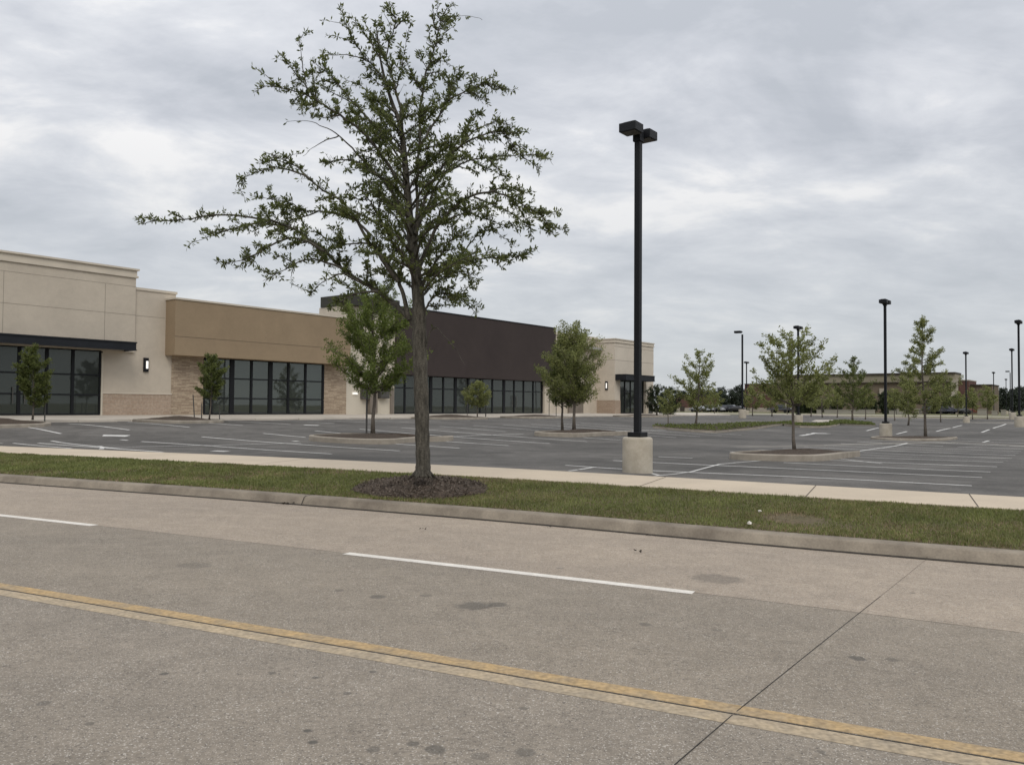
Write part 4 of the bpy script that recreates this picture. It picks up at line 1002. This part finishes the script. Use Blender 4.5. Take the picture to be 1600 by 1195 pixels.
fpart('coping', 'ftrim', 1516.5, 1551, 600.5, 602.2, .4, 10)
for x0, x1 in ((1248, 1256), (1259, 1267), (1272, 1277), (1284, 1292), (1297, 1305), (1474, 1479), (1481, 1486), (1496.5, 1499), (1503, 1507), (1510, 1514)):
    w_ = fpart('window', 'ftrim', x0, x1, 626, 644, 2.6, 0)
for x in (1234.5, 1268.5, 1278, 1469, 1492, 1508):
    fpart('column', 'fstone', x-1.2, x+1.2, 628, None, 3., 0)
fpart('sign_panel', 'fstone', 1376.5, 1384, 607, 616.5, 1.5, 0, 'blank pale panel on the brown wall')
fpart('awning', 'ftrim', 1468, 1516, 620, 623, 4., 0)
# brick end building seen between the trees left of the cars
eb = empty('brick_outbuilding', (*en2(175, -30), ZB), 'small brown brick building between the dark trees, left of the parked cars', 'building'); eo = (*en2(175, -30), ZB)
n0, h1 = fe(1057, 619, 175); n1 = fe(1082, 619, 175)[0]
MB().ebox(175, 190, n0, n1, .4, h1).build('wall', MT['fbrick'], eb, org=eo); MB().ebox(174.8, 175, n0, n1, .4, fe(1070, 637, 175)[1]).build('stone_base', MT['fstone'], eb, org=eo)
MB().ebox(174.7, 190.3, n0-.3, n1+.3, h1, h1+.4).build('coping', MT['ftrim'], eb, org=eo)
a_ = fe(1066, 638, 174.7)[0]; MB().ebox(174.7, 174.78, a_-.6, a_+.6, .6, 2.2).build('door', MT['ftrim'], eb, org=eo)
# low pale walls before the far store
for i, (x0, x1, yt, lb) in enumerate([(1288, 1330, 640.5, 'low pale wall under the small olive trees'), (1331, 1366, 640.5, 'low pale wall left of the second lamp pole'), (1389, 1400, 642, 'low wall stub right of the second lamp pole'), (1401, 1414, 640, 'taller pale wall block right of the second lamp pole'), (1428, 1440, 639.5, 'pale wall block left of the pyramidal tree trunk'), (1276, 1283, 640.5, 'short pale wall piece right of the sixth lamp'), (1527, 1541, 640, 'pale wall block right of the third lamp post'), (1550, 1558, 642.5, 'small pale wall block before the right hand trees'), (1564, 1571, 641, 'tiny pale wall block under the farthest lamp')]):
    e_ = 150.; n0, h1 = fe(x0, yt, e_); n1 = fe(x1, yt, e_)[0]; c_ = en2(e_, (n0+n1)/2)
    o = MB().ebox(e_, e_+.5, n0, n1, .3, h1); o.ebox(e_-.06, e_+.56, n0-.06, n1+.06, h1, h1+.12); p = o.build('low_wall', MT['retw'], org=(*c_, .5)); p.location = (*c_, .5); tag(p, lb, 'low wall', 'low pale walls before the far store')
# parked cars
MT['tyre'] = mat('tyre', (.015, .015, .015), .9); MT['cglass'] = mat('car_glass', (.02, .025, .03), .1, spec=.8)
def car_proto(cname, colr, lb, x, y, z, rot, kind='sedan'):
    m = mat('car_paint_'+cname, colr, .25, var=.03, spec=.6)
    r = empty('parked_car', (x, y, z), lb, 'car', 'cars parked before the far buildings'); r.rotation_euler = (0, 0, rot)
    hs = {'sedan': [(-2.25, .45), (-2.25, .85), (-1.55, .95), (-.95, 1.42), (.45, 1.45), (1.15, .98), (2.05, .84), (2.25, .6), (2.25, .4)], 'suv': [(-2.3, .5), (-2.3, 1.1), (-2.1, 1.65), (.5, 1.72), (1.15, 1.12), (2.1, 1.0), (2.3, .7), (2.3, .45)], 'truck': [(-2.7, .6), (-2.7, 1.1), (-.7, 1.12), (-.55, 1.75), (.7, 1.78), (1.25, 1.2), (2.5, 1.08), (2.7, .8), (2.7, .5)]}[kind]
    b = MB(); n = len(hs)
    for s in (-1, 1):
        for X_, Z_ in hs: b.v.append((X_, s*(.88 if Z_ < 1.1 else .68), Z_))
    b.f = [tuple(range(n))[::-1], tuple(range(n, 2*n))]+[(i, (i+1) % n, n+(i+1) % n, n+i) for i in range(n)]
    bevel(b.build('body', m, r), .06, 3)
    zt = max(h for _, h in hs); g = MB(); x0 = {'sedan': -1.0, 'suv': -2., 'truck': -.5}[kind]; x1 = {'sedan': .6, 'suv': .6, 'truck': .8}[kind]; zl = 1.0 if kind == 'sedan' else 1.18
    for s in (-1, 1): g.add([(x0-.2, s*.83, zl), (x1+.4, s*.83, zl), (x1-.1, s*.71, zt-.08), (x0+.1, s*.71, zt-.08)], [(0, 1, 2, 3)])
    g.build('window', MT['cglass'], r)
    for X_ in (-1.4, 1.4):
        for s in (-1, 1):
            wv = MB(); wv.tube([(X_, s*.92, .33), (X_, s*.7, .33)], .33, 16); wo = wv.build('wheel', MT['tyre'], r)
    return r
cars = [(1093, 640.5, 'a', (.25, .26, .27), 'sedan', 'silver car at the left end of the row before the brick outbuilding', 188), (1104, 640.5, 'b', (.03, .035, .045), 'sedan', 'dark blue car, second in the row left of the single arm lamp', 190), (1117, 640.3, 'c', (.30, .31, .32), 'suv', 'silver utility car, third in the row left of the single arm lamp', 190), (1130, 640.4, 'd', (.04, .04, .045), 'sedan', 'black car in the middle of the row left of the single arm lamp', 190), (1143, 640.5, 'e', (.10, .11, .12), 'suv', 'grey utility car near the single arm lamp', 190), (1154, 640.5, 'f', (.02, .02, .022), 'sedan', 'black car closest to the single arm lamp', 188),
        (1219, 641, 'g', (.02, .02, .024), 'truck', 'long black pickup left of the spreading tree trunk', 176), (1460, 642.5, 'h', (.03, .03, .035), 'suv', 'dark utility car just right of the pyramidal tree trunk', 172), (1477, 643, 'i', (.018, .02, .032), 'suv', 'dark blue utility car before the far entrance', 172), (1490, 643.4, 'j', (.02, .02, .022), 'sedan', 'black car left of the third lamp pole', 172), (1503, 643.4, 'k', (.02, .02, .02), 'sedan', 'black car partly behind the third lamp pole', 172), (1522, 643.4, 'l', (.16, .05, .04), 'sedan', 'dark red car right of the third lamp pole', 176)]
for px, py, cn, cc, kd, lb, dep in cars:
    x, y = onray(px, dep, py); rot = math.atan2(NX.y, NX.x)+random.uniform(-.05, .05)+(math.pi/2*.8 if cn in 'bdk' else 0)
    car_proto(cn, cc, lb, x, y, lotZ(x, y)+.05, rot, kd)

# ------------------------------------------------------------------ verge tree mound
mc = G(652, 756); mu, mv = touv(mc.x, mc.y)
mb_ = MB(); rnd = random.Random(3)
RU, RV = .98, 1.32
mx0, my0 = onray(660, 15.35)
tu, tv = touv(mx0, my0)
mcc = G(652, 764); mu, mv = touv(mcc.x, mcc.y); mu = 13.55; print('mound', mu, mv, tv)
mv = (mv+tv)/2+.1
def moundh(u, v):
    q = ((u-mu)/RU)**2+((v-mv)/RV)**2
    return .14*max(0, 1-q)**.7 if q < 1 else 0
nr, na = 14, 56
for i in range(nr+1):
    for j in range(na):
        t = i/nr; a = 2*math.pi*j/na; wob = 1+.07*math.sin(a*3+1)+.05*math.sin(a*7)
        u = mu+RU*t*math.cos(a)*wob; v = mv+RV*t*math.sin(a)*wob; x, y = uv2(u, v)
        mb_.v.append((x, y, streetZ(u, v)+.14*max(0, 1-t*t)**.7+.008+rnd.uniform(-.014, .014)*(t < .98)-(.02 if i == nr else 0)))
for i in range(nr):
    for j in range(na): A = i*na+j; B_ = i*na+(j+1) % na; mb_.f.append((A, A+na, B_+na, B_))
mo = (*uv2(mu, mv), streetZ(mu, mv))
mound = mb_.build('mulch_mound', MT['mulch'], smooth=True, org=mo); mound.location = mo; tag(mound, 'low brown mound of bark mulch around the big oak trunk in the grass strip', 'mulch bed')
ch = Leaves(); rs = np.random.RandomState(9)
for _ in range(5200):
    a = rnd.uniform(0, 2*math.pi); t = math.sqrt(rnd.random())*1.03; u = mu+RU*t*math.cos(a); v = mv+RV*t*math.sin(a); x, y = uv2(u, v)
    ch.P.append(Vector((x, y, streetZ(u, v)+.14*max(0, 1-t*t)**.7+.012))); ch.D.append(rv(rnd)*1+Vector((rnd.uniform(-1, 1), rnd.uniform(-1, 1), .1))*.8); ch.S.append(rnd.uniform(.5, 1.5))
o = ch.build('bark_chips', MT['chip'], mound, .05, .022, rs, mo); o['kind'] = 'stuff'

# ------------------------------------------------------------------ the big oak
TD = 15.35
tz = streetZ(tu, tv)+moundh(tu, tv)-.03
oak = empty('oak_tree', (mx0, my0, tz), 'big sparse oak standing in the mulch mound on the grass strip, crown against the sky', 'tree')
def W(px, py, dd=0.0):
    d = ray(px, py); k = (TD+dd)/d.y; return Vector((d.x*k, d.y*k, d.z*k+CZ))
rnd = random.Random(21)
def smooth_path(pts, sub=4):
    "Catmull-Rom through the points"
    out = []; P = [pts[0]]+pts+[pts[-1]]
    for i in range(1, len(P)-2):
        for s in range(sub):
            t = s/sub; a, b_, c, d = P[i-1], P[i], P[i+1], P[i+2]
            out.append(.5*((2*b_)+(c-a)*t+(2*a-5*b_+4*c-d)*t*t+(3*b_-a-3*c+d)*t*t*t))
    out.append(pts[-1]); return out
tk = [(660.5, 745, 0), (661, 735, 0), (661, 715, 0), (660, 690, 0), (659.5, 660, 0), (658.5, 620, 0), (657, 580, 0), (655.5, 540, 0), (655, 500, 0), (653, 460, 0), (649, 420, .02), (643, 370, .03), (638, 320, .03), (634, 270, .05), (630, 225, .05), (624, 190, .05), (614, 165, .05), (606, 140, .1), (599, 115, .1), (593, 84, .1), (589, 50, .1), (585, 32, .1)]
trw = [13.5, 11.8, 11.2, 11, 11, 11.3, 11, 11.3, 11, 9.4, 8.2, 7, 6, 5, 4.3, 3.6, 3, 2.5, 2, 1.5, 1, .6]
wood = MB(); pxm = TD/F
tp = smooth_path([W(*p) for p in tk], 3); tr_ = np.interp(np.linspace(0, 1, len(tp)), np.linspace(0, 1, len(trw)), trw)*pxm
wood.tube(tp, [r*(1+.05*math.sin(i*2.1)) for i, r in enumerate(tr_)], 14)
# roots flare
for a in range(5):
    t = a*1.3+.4; p = W(660.5, 742); wood.tube([p+Vector((0, 0, .14)), p+Vector((math.cos(t)*.13, math.sin(t)*.13, .04)), p+Vector((math.cos(t)*.24, math.sin(t)*.24, -.05))], [.055, .045, .015], 6)
twigs = []
# traced limbs: list of (x, y) with depth offset growing to dz at the tip; start radius in px; leafiness; bare
LB = [
 ([(653, 512), (640, 497), (624, 481), (600, 462), (575, 446), (548, 431), (528, 413), (507, 392), (480, 372), (455, 356), (425, 345), (384, 339), (337, 336), (287, 343), (245, 345), (222, 351)], .7, 5.2, 1, 0),
 ([(245, 345), (228, 340), (212, 344)], .7, 1., 1, 0), ([(455, 356), (425, 350), (395, 350), (360, 358), (335, 368), (299, 379)], 1.1, 2.4, .8, 0),
 ([(507, 392), (480, 378), (451, 372), (417, 387), (396, 399), (367, 409), (339, 410)], -.5, 2.6, .9, 0), ([(396, 399), (380, 412), (365, 420)], -.3, 1, .9, 0),
 ([(535, 420), (510, 410), (485, 405), (460, 412), (434, 427), (411, 439)], .3, 2.2, .9, 0), ([(460, 412), (455, 430), (455, 443)], .3, 1, .8, 0), ([(455, 443), (470, 450), (482, 455)], .3, .7, .8, 0),
 ([(560, 440), (535, 427), (515, 435), (498, 445), (485, 460)], -.6, 2, 1, 0), ([(590, 456), (560, 458), (535, 470), (512, 482)], -1., 2.2, 1, 0),
 ([(640, 500), (632, 470), (622, 437), (607, 413), (595, 395), (586, 384), (564, 380), (540, 382), (515, 375), (490, 362)], .4, 4.2, 1, 0),
 ([(622, 440), (600, 410), (590, 395), (575, 375), (557, 345), (547, 329), (527, 310), (497, 292), (474, 270), (455, 255), (435, 247), (412, 237)], -.4, 3.6, 1, 0),
 ([(486, 280), (460, 268), (430, 262), (405, 268), (385, 277), (371, 286)], -.5, 1.8, 1, 0), ([(371, 286), (378, 300), (385, 318)], -.5, .7, .5, 0), ([(455, 255), (450, 245), (470, 240)], -.5, 1, 1, 0),
 ([(577, 366), (557, 346), (530, 335), (497, 330), (474, 329), (455, 318), (425, 312), (398, 307)], .9, 2.4, .9, 0), ([(497, 330), (470, 340), (440, 345), (425, 335)], .9, 1.6, 1, 0),
 ([(648, 418), (625, 395), (605, 365), (590, 335), (575, 310), (560, 295)], -.9, 3.6, 1, 0),
 ([(641, 345), (622, 315), (600, 285), (575, 262), (545, 250), (520, 252), (505, 256)], .3, 3.4, 1, 0), ([(600, 285), (575, 285), (550, 295), (535, 310)], .9, 2, 1, 0),
 ([(575, 262), (550, 232), (530, 212), (505, 198), (480, 190), (447, 190)], .1, 1.8, .15, 0), ([(530, 212), (505, 222), (488, 232), (474, 244)], .1, 1.2, .15, 0),
 ([(637, 305), (615, 270), (590, 235), (564, 205), (531, 180), (497, 159), (474, 147), (447, 139), (418, 135), (400, 142)], -.5, 3.2, 1, 0), ([(440, 138), (415, 118), (392, 104)], -.5, 1, .35, 0), ([(497, 159), (478, 135), (462, 115), (450, 100), (438, 83)], -.6, 1.5, .9, 0), ([(478, 130), (472, 100), (470, 75), (467, 55)], -.6, 1.1, .8, 0), ([(470, 60), (477, 52), (484, 52)], -.6, .7, 1, 0), ([(475, 148), (460, 158), (455, 170)], -.4, 1, 1, 0), ([(497, 162), (485, 170), (470, 180)], -.4, .9, .8, 0),
 ([(632, 245), (605, 215), (575, 185), (547, 155), (527, 130), (507, 110), (487, 98)], .5, 2.8, 1, 0), ([(560, 168), (530, 150), (505, 138), (495, 130)], .7, 1.3, .9, 0),
 ([(618, 175), (600, 160), (580, 147), (562, 134), (533, 120)], -.4, 1.8, .8, 0),
 ([(603, 128), (590, 112), (577, 97), (558, 72), (545, 48), (535, 22), (532, 13)], .3, 1.8, .9, 0), ([(558, 72), (540, 62), (508, 54)], .3, 1, .5, 0), ([(548, 50), (530, 36), (500, 32)], .4, .9, .6, 0), ([(577, 97), (550, 88), (520, 86), (500, 92)], .2, 1.2, .9, 0), ([(595, 95), (575, 60), (560, 40), (548, 27)], -.3, 1.5, 1, 0), ([(592, 70), (575, 45), (567, 27)], .4, 1.2, 1, 0),
 ([(628, 205), (626, 171), (618, 140), (610, 115), (604, 95), (608, 68), (616, 45), (618, 28), (609, 6)], -.3, 2.6, .9, 0), ([(612, 52), (605, 30), (598, 20), (595, 40)], -.3, .7, .5, 0), ([(616, 40), (628, 27), (638, 30), (642, 42)], -.3, 1, .9, 0), ([(618, 140), (628, 110), (626, 85), (625, 70)], .3, 1.3, 1, 0), ([(628, 108), (632, 80), (637, 55), (640, 42)], .3, .8, .6, 0), ([(604, 95), (588, 70), (590, 40)], .5, 1.3, 1.2, 0), ([(660, 140), (645, 118), (636, 100), (625, 85)], .2, 1.2, .9, 0),
 ([(648, 400), (652, 350), (651, 297), (653, 255), (656, 220), (656, 184), (660, 145), (667, 110), (675, 88), (681, 70), (685, 48), (689, 33), (697, 17), (712, 7)], .2, 3.2, .95, 0), ([(690, 42), (702, 30), (715, 25), (735, 25), (753, 31)], .2, .7, .08, 0), ([(678, 75), (672, 60), (668, 42)], .2, .9, 1, 0), ([(682, 68), (692, 64), (703, 60)], .1, .8, 1, 0), ([(668, 108), (658, 92), (655, 82)], .1, .9, 1.2, 0),
 ([(665, 115), (685, 114), (697, 128), (705, 140), (713, 127), (722, 117), (738, 119)], -.2, 1.1, .8, 0), ([(672, 96), (690, 96), (705, 103), (718, 112)], -.3, 1.1, .9, 0), ([(704, 155), (703, 135), (700, 118)], -.2, 1, .8, 0),
 ([(653, 240), (670, 205), (690, 175), (701, 157), (731, 142), (761, 132), (780, 136), (803, 142)], .5, 2.4, 1, 0), ([(745, 138), (760, 125), (777, 116)], .5, 1.1, 1, 0), ([(752, 140), (760, 155), (762, 168)], .4, .9, .8, 0), ([(725, 146), (745, 150), (755, 162)], .4, .9, .9, 0),
 ([(649, 365), (658, 330), (668, 300), (683, 273), (700, 248), (720, 228), (744, 215), (767, 207), (787, 208), (802, 228), (811, 240)], -.6, 3.2, 1, 0), ([(720, 228), (740, 205), (760, 195), (775, 190)], -.9, 1.6, 1, 0), ([(787, 208), (800, 205), (815, 218)], -.6, 1, 1, 0), ([(767, 207), (782, 220), (793, 235)], -.5, 1, .9, 0), ([(775, 190), (795, 195), (810, 205)], -.7, 1, 1, 0), ([(700, 248), (718, 215), (735, 190), (750, 178)], -.2, 1.8, 1.2, 0),
 ([(644, 385), (655, 350), (668, 320), (690, 277), (715, 260), (737, 250), (765, 246), (800, 243), (837, 242), (862, 249)], .8, 3., .9, 0), ([(812, 243), (830, 254), (846, 269)], .8, 1.1, .9, 0), ([(737, 250), (755, 262), (772, 268), (783, 272)], .3, 1.3, 1.2, 0), ([(830, 243), (836, 232)], .8, .8, 1, 0), ([(765, 250), (785, 270), (795, 285)], .3, 1.2, 1, 0),
 ([(650, 430), (665, 390), (685, 350), (708, 325), (735, 308), (765, 300), (795, 308), (820, 322), (845, 335), (856, 352), (861, 364)], -.3, 3.4, 1.2, 0), ([(820, 322), (835, 332), (850, 331), (871, 336)], -.3, 1, .5, 0), ([(765, 300), (790, 292), (810, 295), (820, 302)], -.8, 1.6, 1.2, 0), ([(795, 308), (815, 330), (825, 350), (832, 372)], .2, 1.5, 1.1, 0), ([(740, 308), (770, 320), (800, 335), (815, 352)], .9, 2, 1.3, 0), ([(715, 320), (740, 335), (765, 345), (790, 352)], .5, 1.8, 1.2, 0), ([(795, 345), (808, 358), (814, 370)], .3, 1, 1, 0),
 ([(654, 470), (664, 437), (677, 429), (695, 420), (710, 414), (728, 410), (744, 405), (777, 402), (811, 399), (832, 404)], .2, 3.2, 1.2, 0), ([(777, 402), (782, 415), (788, 420)], .2, .9, 1, 0), ([(811, 400), (800, 408)], .2, .8, 1, 0), ([(710, 414), (728, 420), (735, 440), (738, 452)], -.6, 1.5, 1, 0), ([(724, 405), (722, 380), (720, 350)], .2, 1, .7, 0),
 ([(700, 425), (715, 405), (729, 388), (744, 368), (757, 360), (777, 365), (794, 377), (806, 387)], .5, 1.6, .7, 0), ([(757, 360), (752, 375), (755, 382)], .5, .8, .7, 0),
 ([(657, 500), (668, 478), (680, 462), (694, 458), (710, 465), (725, 472), (735, 480), (755, 484)], -.4, 2.2, .9, 0), ([(728, 474), (740, 484), (746, 492)], -.4, .9, 1, 0), ([(742, 478), (752, 470)], -.4, .7, 1, 0),
 ([(662, 560), (668, 530), (678, 512), (690, 520), (715, 550), (727, 572)], -.5, 1.5, .05, 0),
 ([(655, 455), (672, 425), (690, 395), (712, 368), (735, 355)], -1., 2.6, 1.2, 0),
]
# limbs growing towards and away from the viewer fill the middle of the crown
for i in range(44):
    t = i/44; y0 = 470-300*t; x0 = np.interp(y0, [160, 270, 370, 460], [614, 634, 643, 653]); s = -1 if i % 2 else 1
    reach = (150-70*t)*rnd.uniform(.6, 1.2); dx = (rnd.uniform(.3, 1)*(1 if i % 4 < 2 else -1))*reach; dy = -rnd.uniform(.25, .75)*reach; dd = s*rnd.uniform(.9, 2.3)*(1-.45*t)
    LB.append(([(x0, y0), (x0+dx*.3, y0+dy*.45), (x0+dx*.65, y0+dy*.75), (x0+dx, y0+dy)], dd, 3.-1.4*t, 1.15, 1))
ztop = W(640, 75).z
# side limbs leaving the traced ones
more = []
for pts, dd, r0, lf, kind in LB:
    if r0 < 2.1 or lf < .5 or kind: continue
    m = len(pts)
    for k in range(max(2, int(m*.75))):
        i = rnd.randint(max(1, int(m*.2)), m-2); x0, y0 = pts[i]; tx, ty = pts[i+1][0]-x0, pts[i+1][1]-y0; q = math.hypot(tx, ty)+.01; tx /= q; ty /= q
        sgn = rnd.choice((-1, 1)); a = rnd.uniform(.5, 1.05)*sgn; ca, sa = math.cos(a), math.sin(a); dx, dy = tx*ca-ty*sa, tx*sa+ty*ca
        if dy > .35: dy *= .3
        l_ = rnd.uniform(24, 54)*(1.15-.6*i/m); t0_ = dd*min(1., abs(x0-645)/110.)
        more.append(([(x0, y0), (x0+dx*l_*.35+rnd.uniform(-3, 3), y0+dy*l_*.35+rnd.uniform(-3, 3)), (x0+dx*l_*.7, y0+dy*l_*.7-2), (x0+dx*l_+rnd.uniform(-4, 4), y0+dy*l_+rnd.uniform(-4, 2))], (t0_, rnd.uniform(-.9, .9)), 1.4, 1.1, 2))
LB += more
for pts, dd, r0, lf, kind in LB:
    n = len(pts); base_dd = 0
    P = []
    L_ = [0]
    for a, b_ in zip(pts, pts[1:]): L_.append(L_[-1]+math.hypot(a[0]-b_[0], a[1]-b_[1]))
    for i, (x, y) in enumerate(pts):
        t = L_[i]/L_[-1]; main = abs(x-np.interp(y, [160, 270, 370, 460, 560], [614, 634, 643, 653, 656])) 
        P.append((x, y, (dd[0]+dd[1]*t) if kind == 2 else dd*(t**.8) if kind else dd*min(1., main/110.)))
    path = smooth_path([W(*p) for p in P], 4)
    m = len(path)
    for i in range(1, m): path[i] = path[i]+rv(rnd, .012)
    rad = [max(.0035, r0*pxm*(1-.9*(i/(m-1))**.8)) for i in range(m)]
    wood.tube(path, rad, 7 if r0 > 2 else 5, cap=False)
    total = L_[-1]*pxm
    # side twigs
    if lf > .3:
        nt_ = int(L_[-1]/(6.2 if r0 > 1.6 else 6.5)*min(1.25, lf))
        for k in range(nt_):
            f = rnd.uniform(.16 if r0 > 1.4 else .05, 1.0); q = f*(m-1); i = min(m-2, int(q)); p = path[i].lerp(path[i+1], q-i); d = (path[i+1]-path[i]).normalized()
            ln = (rnd.uniform(10, 34) if r0 > 1.4 else rnd.uniform(6, 18))*pxm*(1.08-.7*f)*(.6 if p.z > ztop else 1)
            dr = d*.75+rv(rnd, .95)+Vector((0, 0, .22)); tw = curve_to(p, dr, ln, 3, rnd, .25, .03)
            wood.tube(tw, [.0055, .0045, .0035, .002], 3, cap=False); twigs.append((tw, 1.0*lf))
            if ln > 18*pxm and rnd.random() < .7:
                q2 = tw[1].lerp(tw[2], rnd.random()); t2 = curve_to(q2, (tw[2]-tw[1]).normalized()+rv(rnd, .8), ln*.5, 2, rnd, .25); wood.tube(t2, [.004, .003, .002], 3, cap=False); twigs.append((t2, 1.0*lf))
    st = int(m*.35) if r0 > 2 else (int(m*.1))
    twigs.append((path[st:], lf*(1.1 if r0 < 2 else .7)))
wood.build('trunk', MT['bark'], oak, smooth=True, org=(mx0, my0, tz))
lv = Leaves()
tl = sum(sum((a-b_).length for a, b_ in zip(t, t[1:]))*w_ for t, w_ in twigs)
nro = int(tl/.049); print('oak twig length', tl, 'rosettes', nro)
rosettes(lv, twigs, nro, rnd, k=3, jit=.02, spread=.85)
lv.build('crown', MT['leafk'], oak, .092, .030, np.random.RandomState(8), (mx0, my0, tz))

# ------------------------------------------------------------------ grass of the planting strip
Pb = G(1242, 806); vbare = touv(Pb.x, Pb.y)[1]
def grass(name, N_, vlo, vhi, m, hmin, hmax, seed, patch=False, wd=.006):
    r = np.random.RandomState(seed)
    # denser towards the camera
    v = vlo+(vhi-vlo)*r.rand(N_)**1.35; u = r.uniform(12.43, 14.99, N_)
    un = 14.93+.025*np.sin(v*5)+.02*np.sin(v*13+1); ok = u < un+.03*r.rand(N_)
    q = ((u-mu)/(RU*.98))**2+((v-mv)/(RV*.98))**2; ok &= (q > 1)
    if patch:
        pn = np.sin(u*3.1+v*1.7)+np.sin(v*.9+1.3)+np.sin(u*5.3-v*2.3)*.7+(u < 12.75)*1.3; ok &= (pn+r.rand(N_)*1.5 > 1.0)
    if not patch:
        gm = np.sin(u*2.3+v*1.1)*np.sin(v*.77+u)+.6*np.sin(u*6.1-v*3.7)*np.sin(v*5.2+1); ok &= (gm+r.rand(N_)*1.6 > -.12)
        ok &= (((u-13.3)/.35)**2+((v-vbare)/.5)**2 > .6+.8*r.rand(N_))
    u, v = u[ok], v[ok]; n = len(u)
    x = RN.x*u+RD.x*v; y = RN.y*u+RD.y*v
    # ground height by the same street lines
    def col_(k): return np.array([_pz(k, vv) for vv in np.linspace(vlo-.5, vhi+.5, 120)])
    vg = np.linspace(vlo-.5, vhi+.5, 120); za = np.interp(v, vg, col_(12.4)); zb = np.interp(v, vg, col_(14.94)); z = za+(zb-za)*np.clip((u-12.4)/2.54, 0, 1)
    a = r.uniform(0, 2*np.pi, n); lean = r.uniform(.2, 1.1, n); h = r.uniform(hmin, hmax, n)*(1+.3*np.sin(u*4+v*2.2)*np.sin(v*1.3)); w = wd*(1+np.clip((v-6)/8, 0, 2.5))
    b0 = np.stack([x+np.cos(a+1.57)*w, y+np.sin(a+1.57)*w, z-.005], 1); b1 = np.stack([x-np.cos(a+1.57)*w, y-np.sin(a+1.57)*w, z-.005], 1)
    tp_ = np.stack([x+np.cos(a)*lean*h, y+np.sin(a)*lean*h, z+h], 1)
    V = np.stack([b0, b1, tp_], 1).reshape(-1, 3); o0 = np.array([*uv2(13.6, 5), .3]); V = V-o0
    me = bpy.data.meshes.new(name); me.vertices.add(3*n); me.vertices.foreach_set('co', V.astype(np.float32).ravel()); me.loops.add(3*n); me.loops.foreach_set('vertex_index', np.arange(3*n, dtype=np.int32))
    me.polygons.add(n); me.polygons.foreach_set('loop_start', (np.arange(n)*3).astype(np.int32)); me.update(calc_edges=True); me.materials.append(m)
    o = bpy.data.objects.new(name, me); o.location = o0; col.objects.link(o); return tag(o, kind='stuff')
tag(grass('grass', 230000, -6, 36, MT['blade'], .02, .048, 1), 'mown green grass of the strip between kerb and sidewalk', 'grass')
tag(grass('dry_grass', 110000, -6, 30, MT['bladed'], .015, .038, 2, patch=True), 'dry yellowish grass mixed into the strip near the kerb', 'grass')

# ------------------------------------------------------------------ litter
for px, py, s, lb in ((1171, 823, .038, 'small crumpled white litter in the grass close to the kerb'), (1187, 804, .03, 'small white litter in the middle of the grass strip')):
    P = G(px, py); b = MB(); r2 = random.Random(px)
    import bmesh
    bm = bmesh.new(); bmesh.ops.create_icosphere(bm, subdivisions=2, radius=s)
    for v in bm.verts: v.co *= r2.uniform(.6, 1.25); v.co.z *= .6
    me = bpy.data.meshes.new('paper_litter'); bm.to_mesh(me); bm.free(); me.materials.append(MT['rwhite']); o = bpy.data.objects.new('paper_litter', me); o.location = P+Vector((0, 0, .06)); col.objects.link(o); tag(o, lb, 'litter')
for px, py, lb in ((447, 788, 'dead leaves gathered at the kerb joint'), (60, 760, 'dark leaf scrap by the kerb at the left edge'), (1017, 837, 'curled dead leaf at the kerb foot in the middle'), (860, 824, 'small dead leaf at the kerb left of the lamp post'), (661, 828, 'dead leaf on the outer lane below the oak'), (998, 863, 'dead leaf on the outer lane below the lamp post')):
    P = G(px, py); lv = Leaves(); r2 = random.Random(px)
    for _ in range(26 if px == 447 else 5): lv.P.append(P+Vector((r2.gauss(0, .09 if px == 447 else .03), r2.gauss(0, .04 if px == 447 else .02), .012+r2.random()*.01))); lv.D.append(Vector((r2.uniform(-1, 1), r2.uniform(-1, 1), .15))); lv.S.append(r2.uniform(.6, 1.3))
    root = lv.build('dead_leaf', MT['grit'], None, .05, .022, np.random.RandomState(px), tuple(P)); root.location = P; tag(root, lb, 'leaf litter', 'dead leaves on the road')
# tree belt on the other side of the street, behind the viewer (seen only as reflections in the shopfronts)
lv = Leaves(); r2 = random.Random(77); wd_ = MB()
for k in range(34):
    v = -75+k*5.2; u = -48+r2.uniform(-6, 6); x, y = uv2(u, v); h = r2.uniform(5.5, 9.5)
    wd_.tube([(x, y, 0), (x, y, h*.6)], [.18, .06], 5)
    for _ in range(420):
        d = rv(r2); lv.P.append(Vector((x, y, h*.6))+Vector((d.x*2.9, d.y*2.9, d.z*h*.38))*r2.random()**.3); lv.D.append(rv(r2)); lv.S.append(r2.uniform(.6, 1.3))
wo = wd_.build('woodland', MT['bark']); tag(wo, 'belt of trees on the far side of the street', 'trees', kind='stuff'); lv.build('crown', MT['leaff'], wo, .9, .45, np.random.RandomState(3), (0, 0, 0))
print('objects', len(bpy.data.objects))
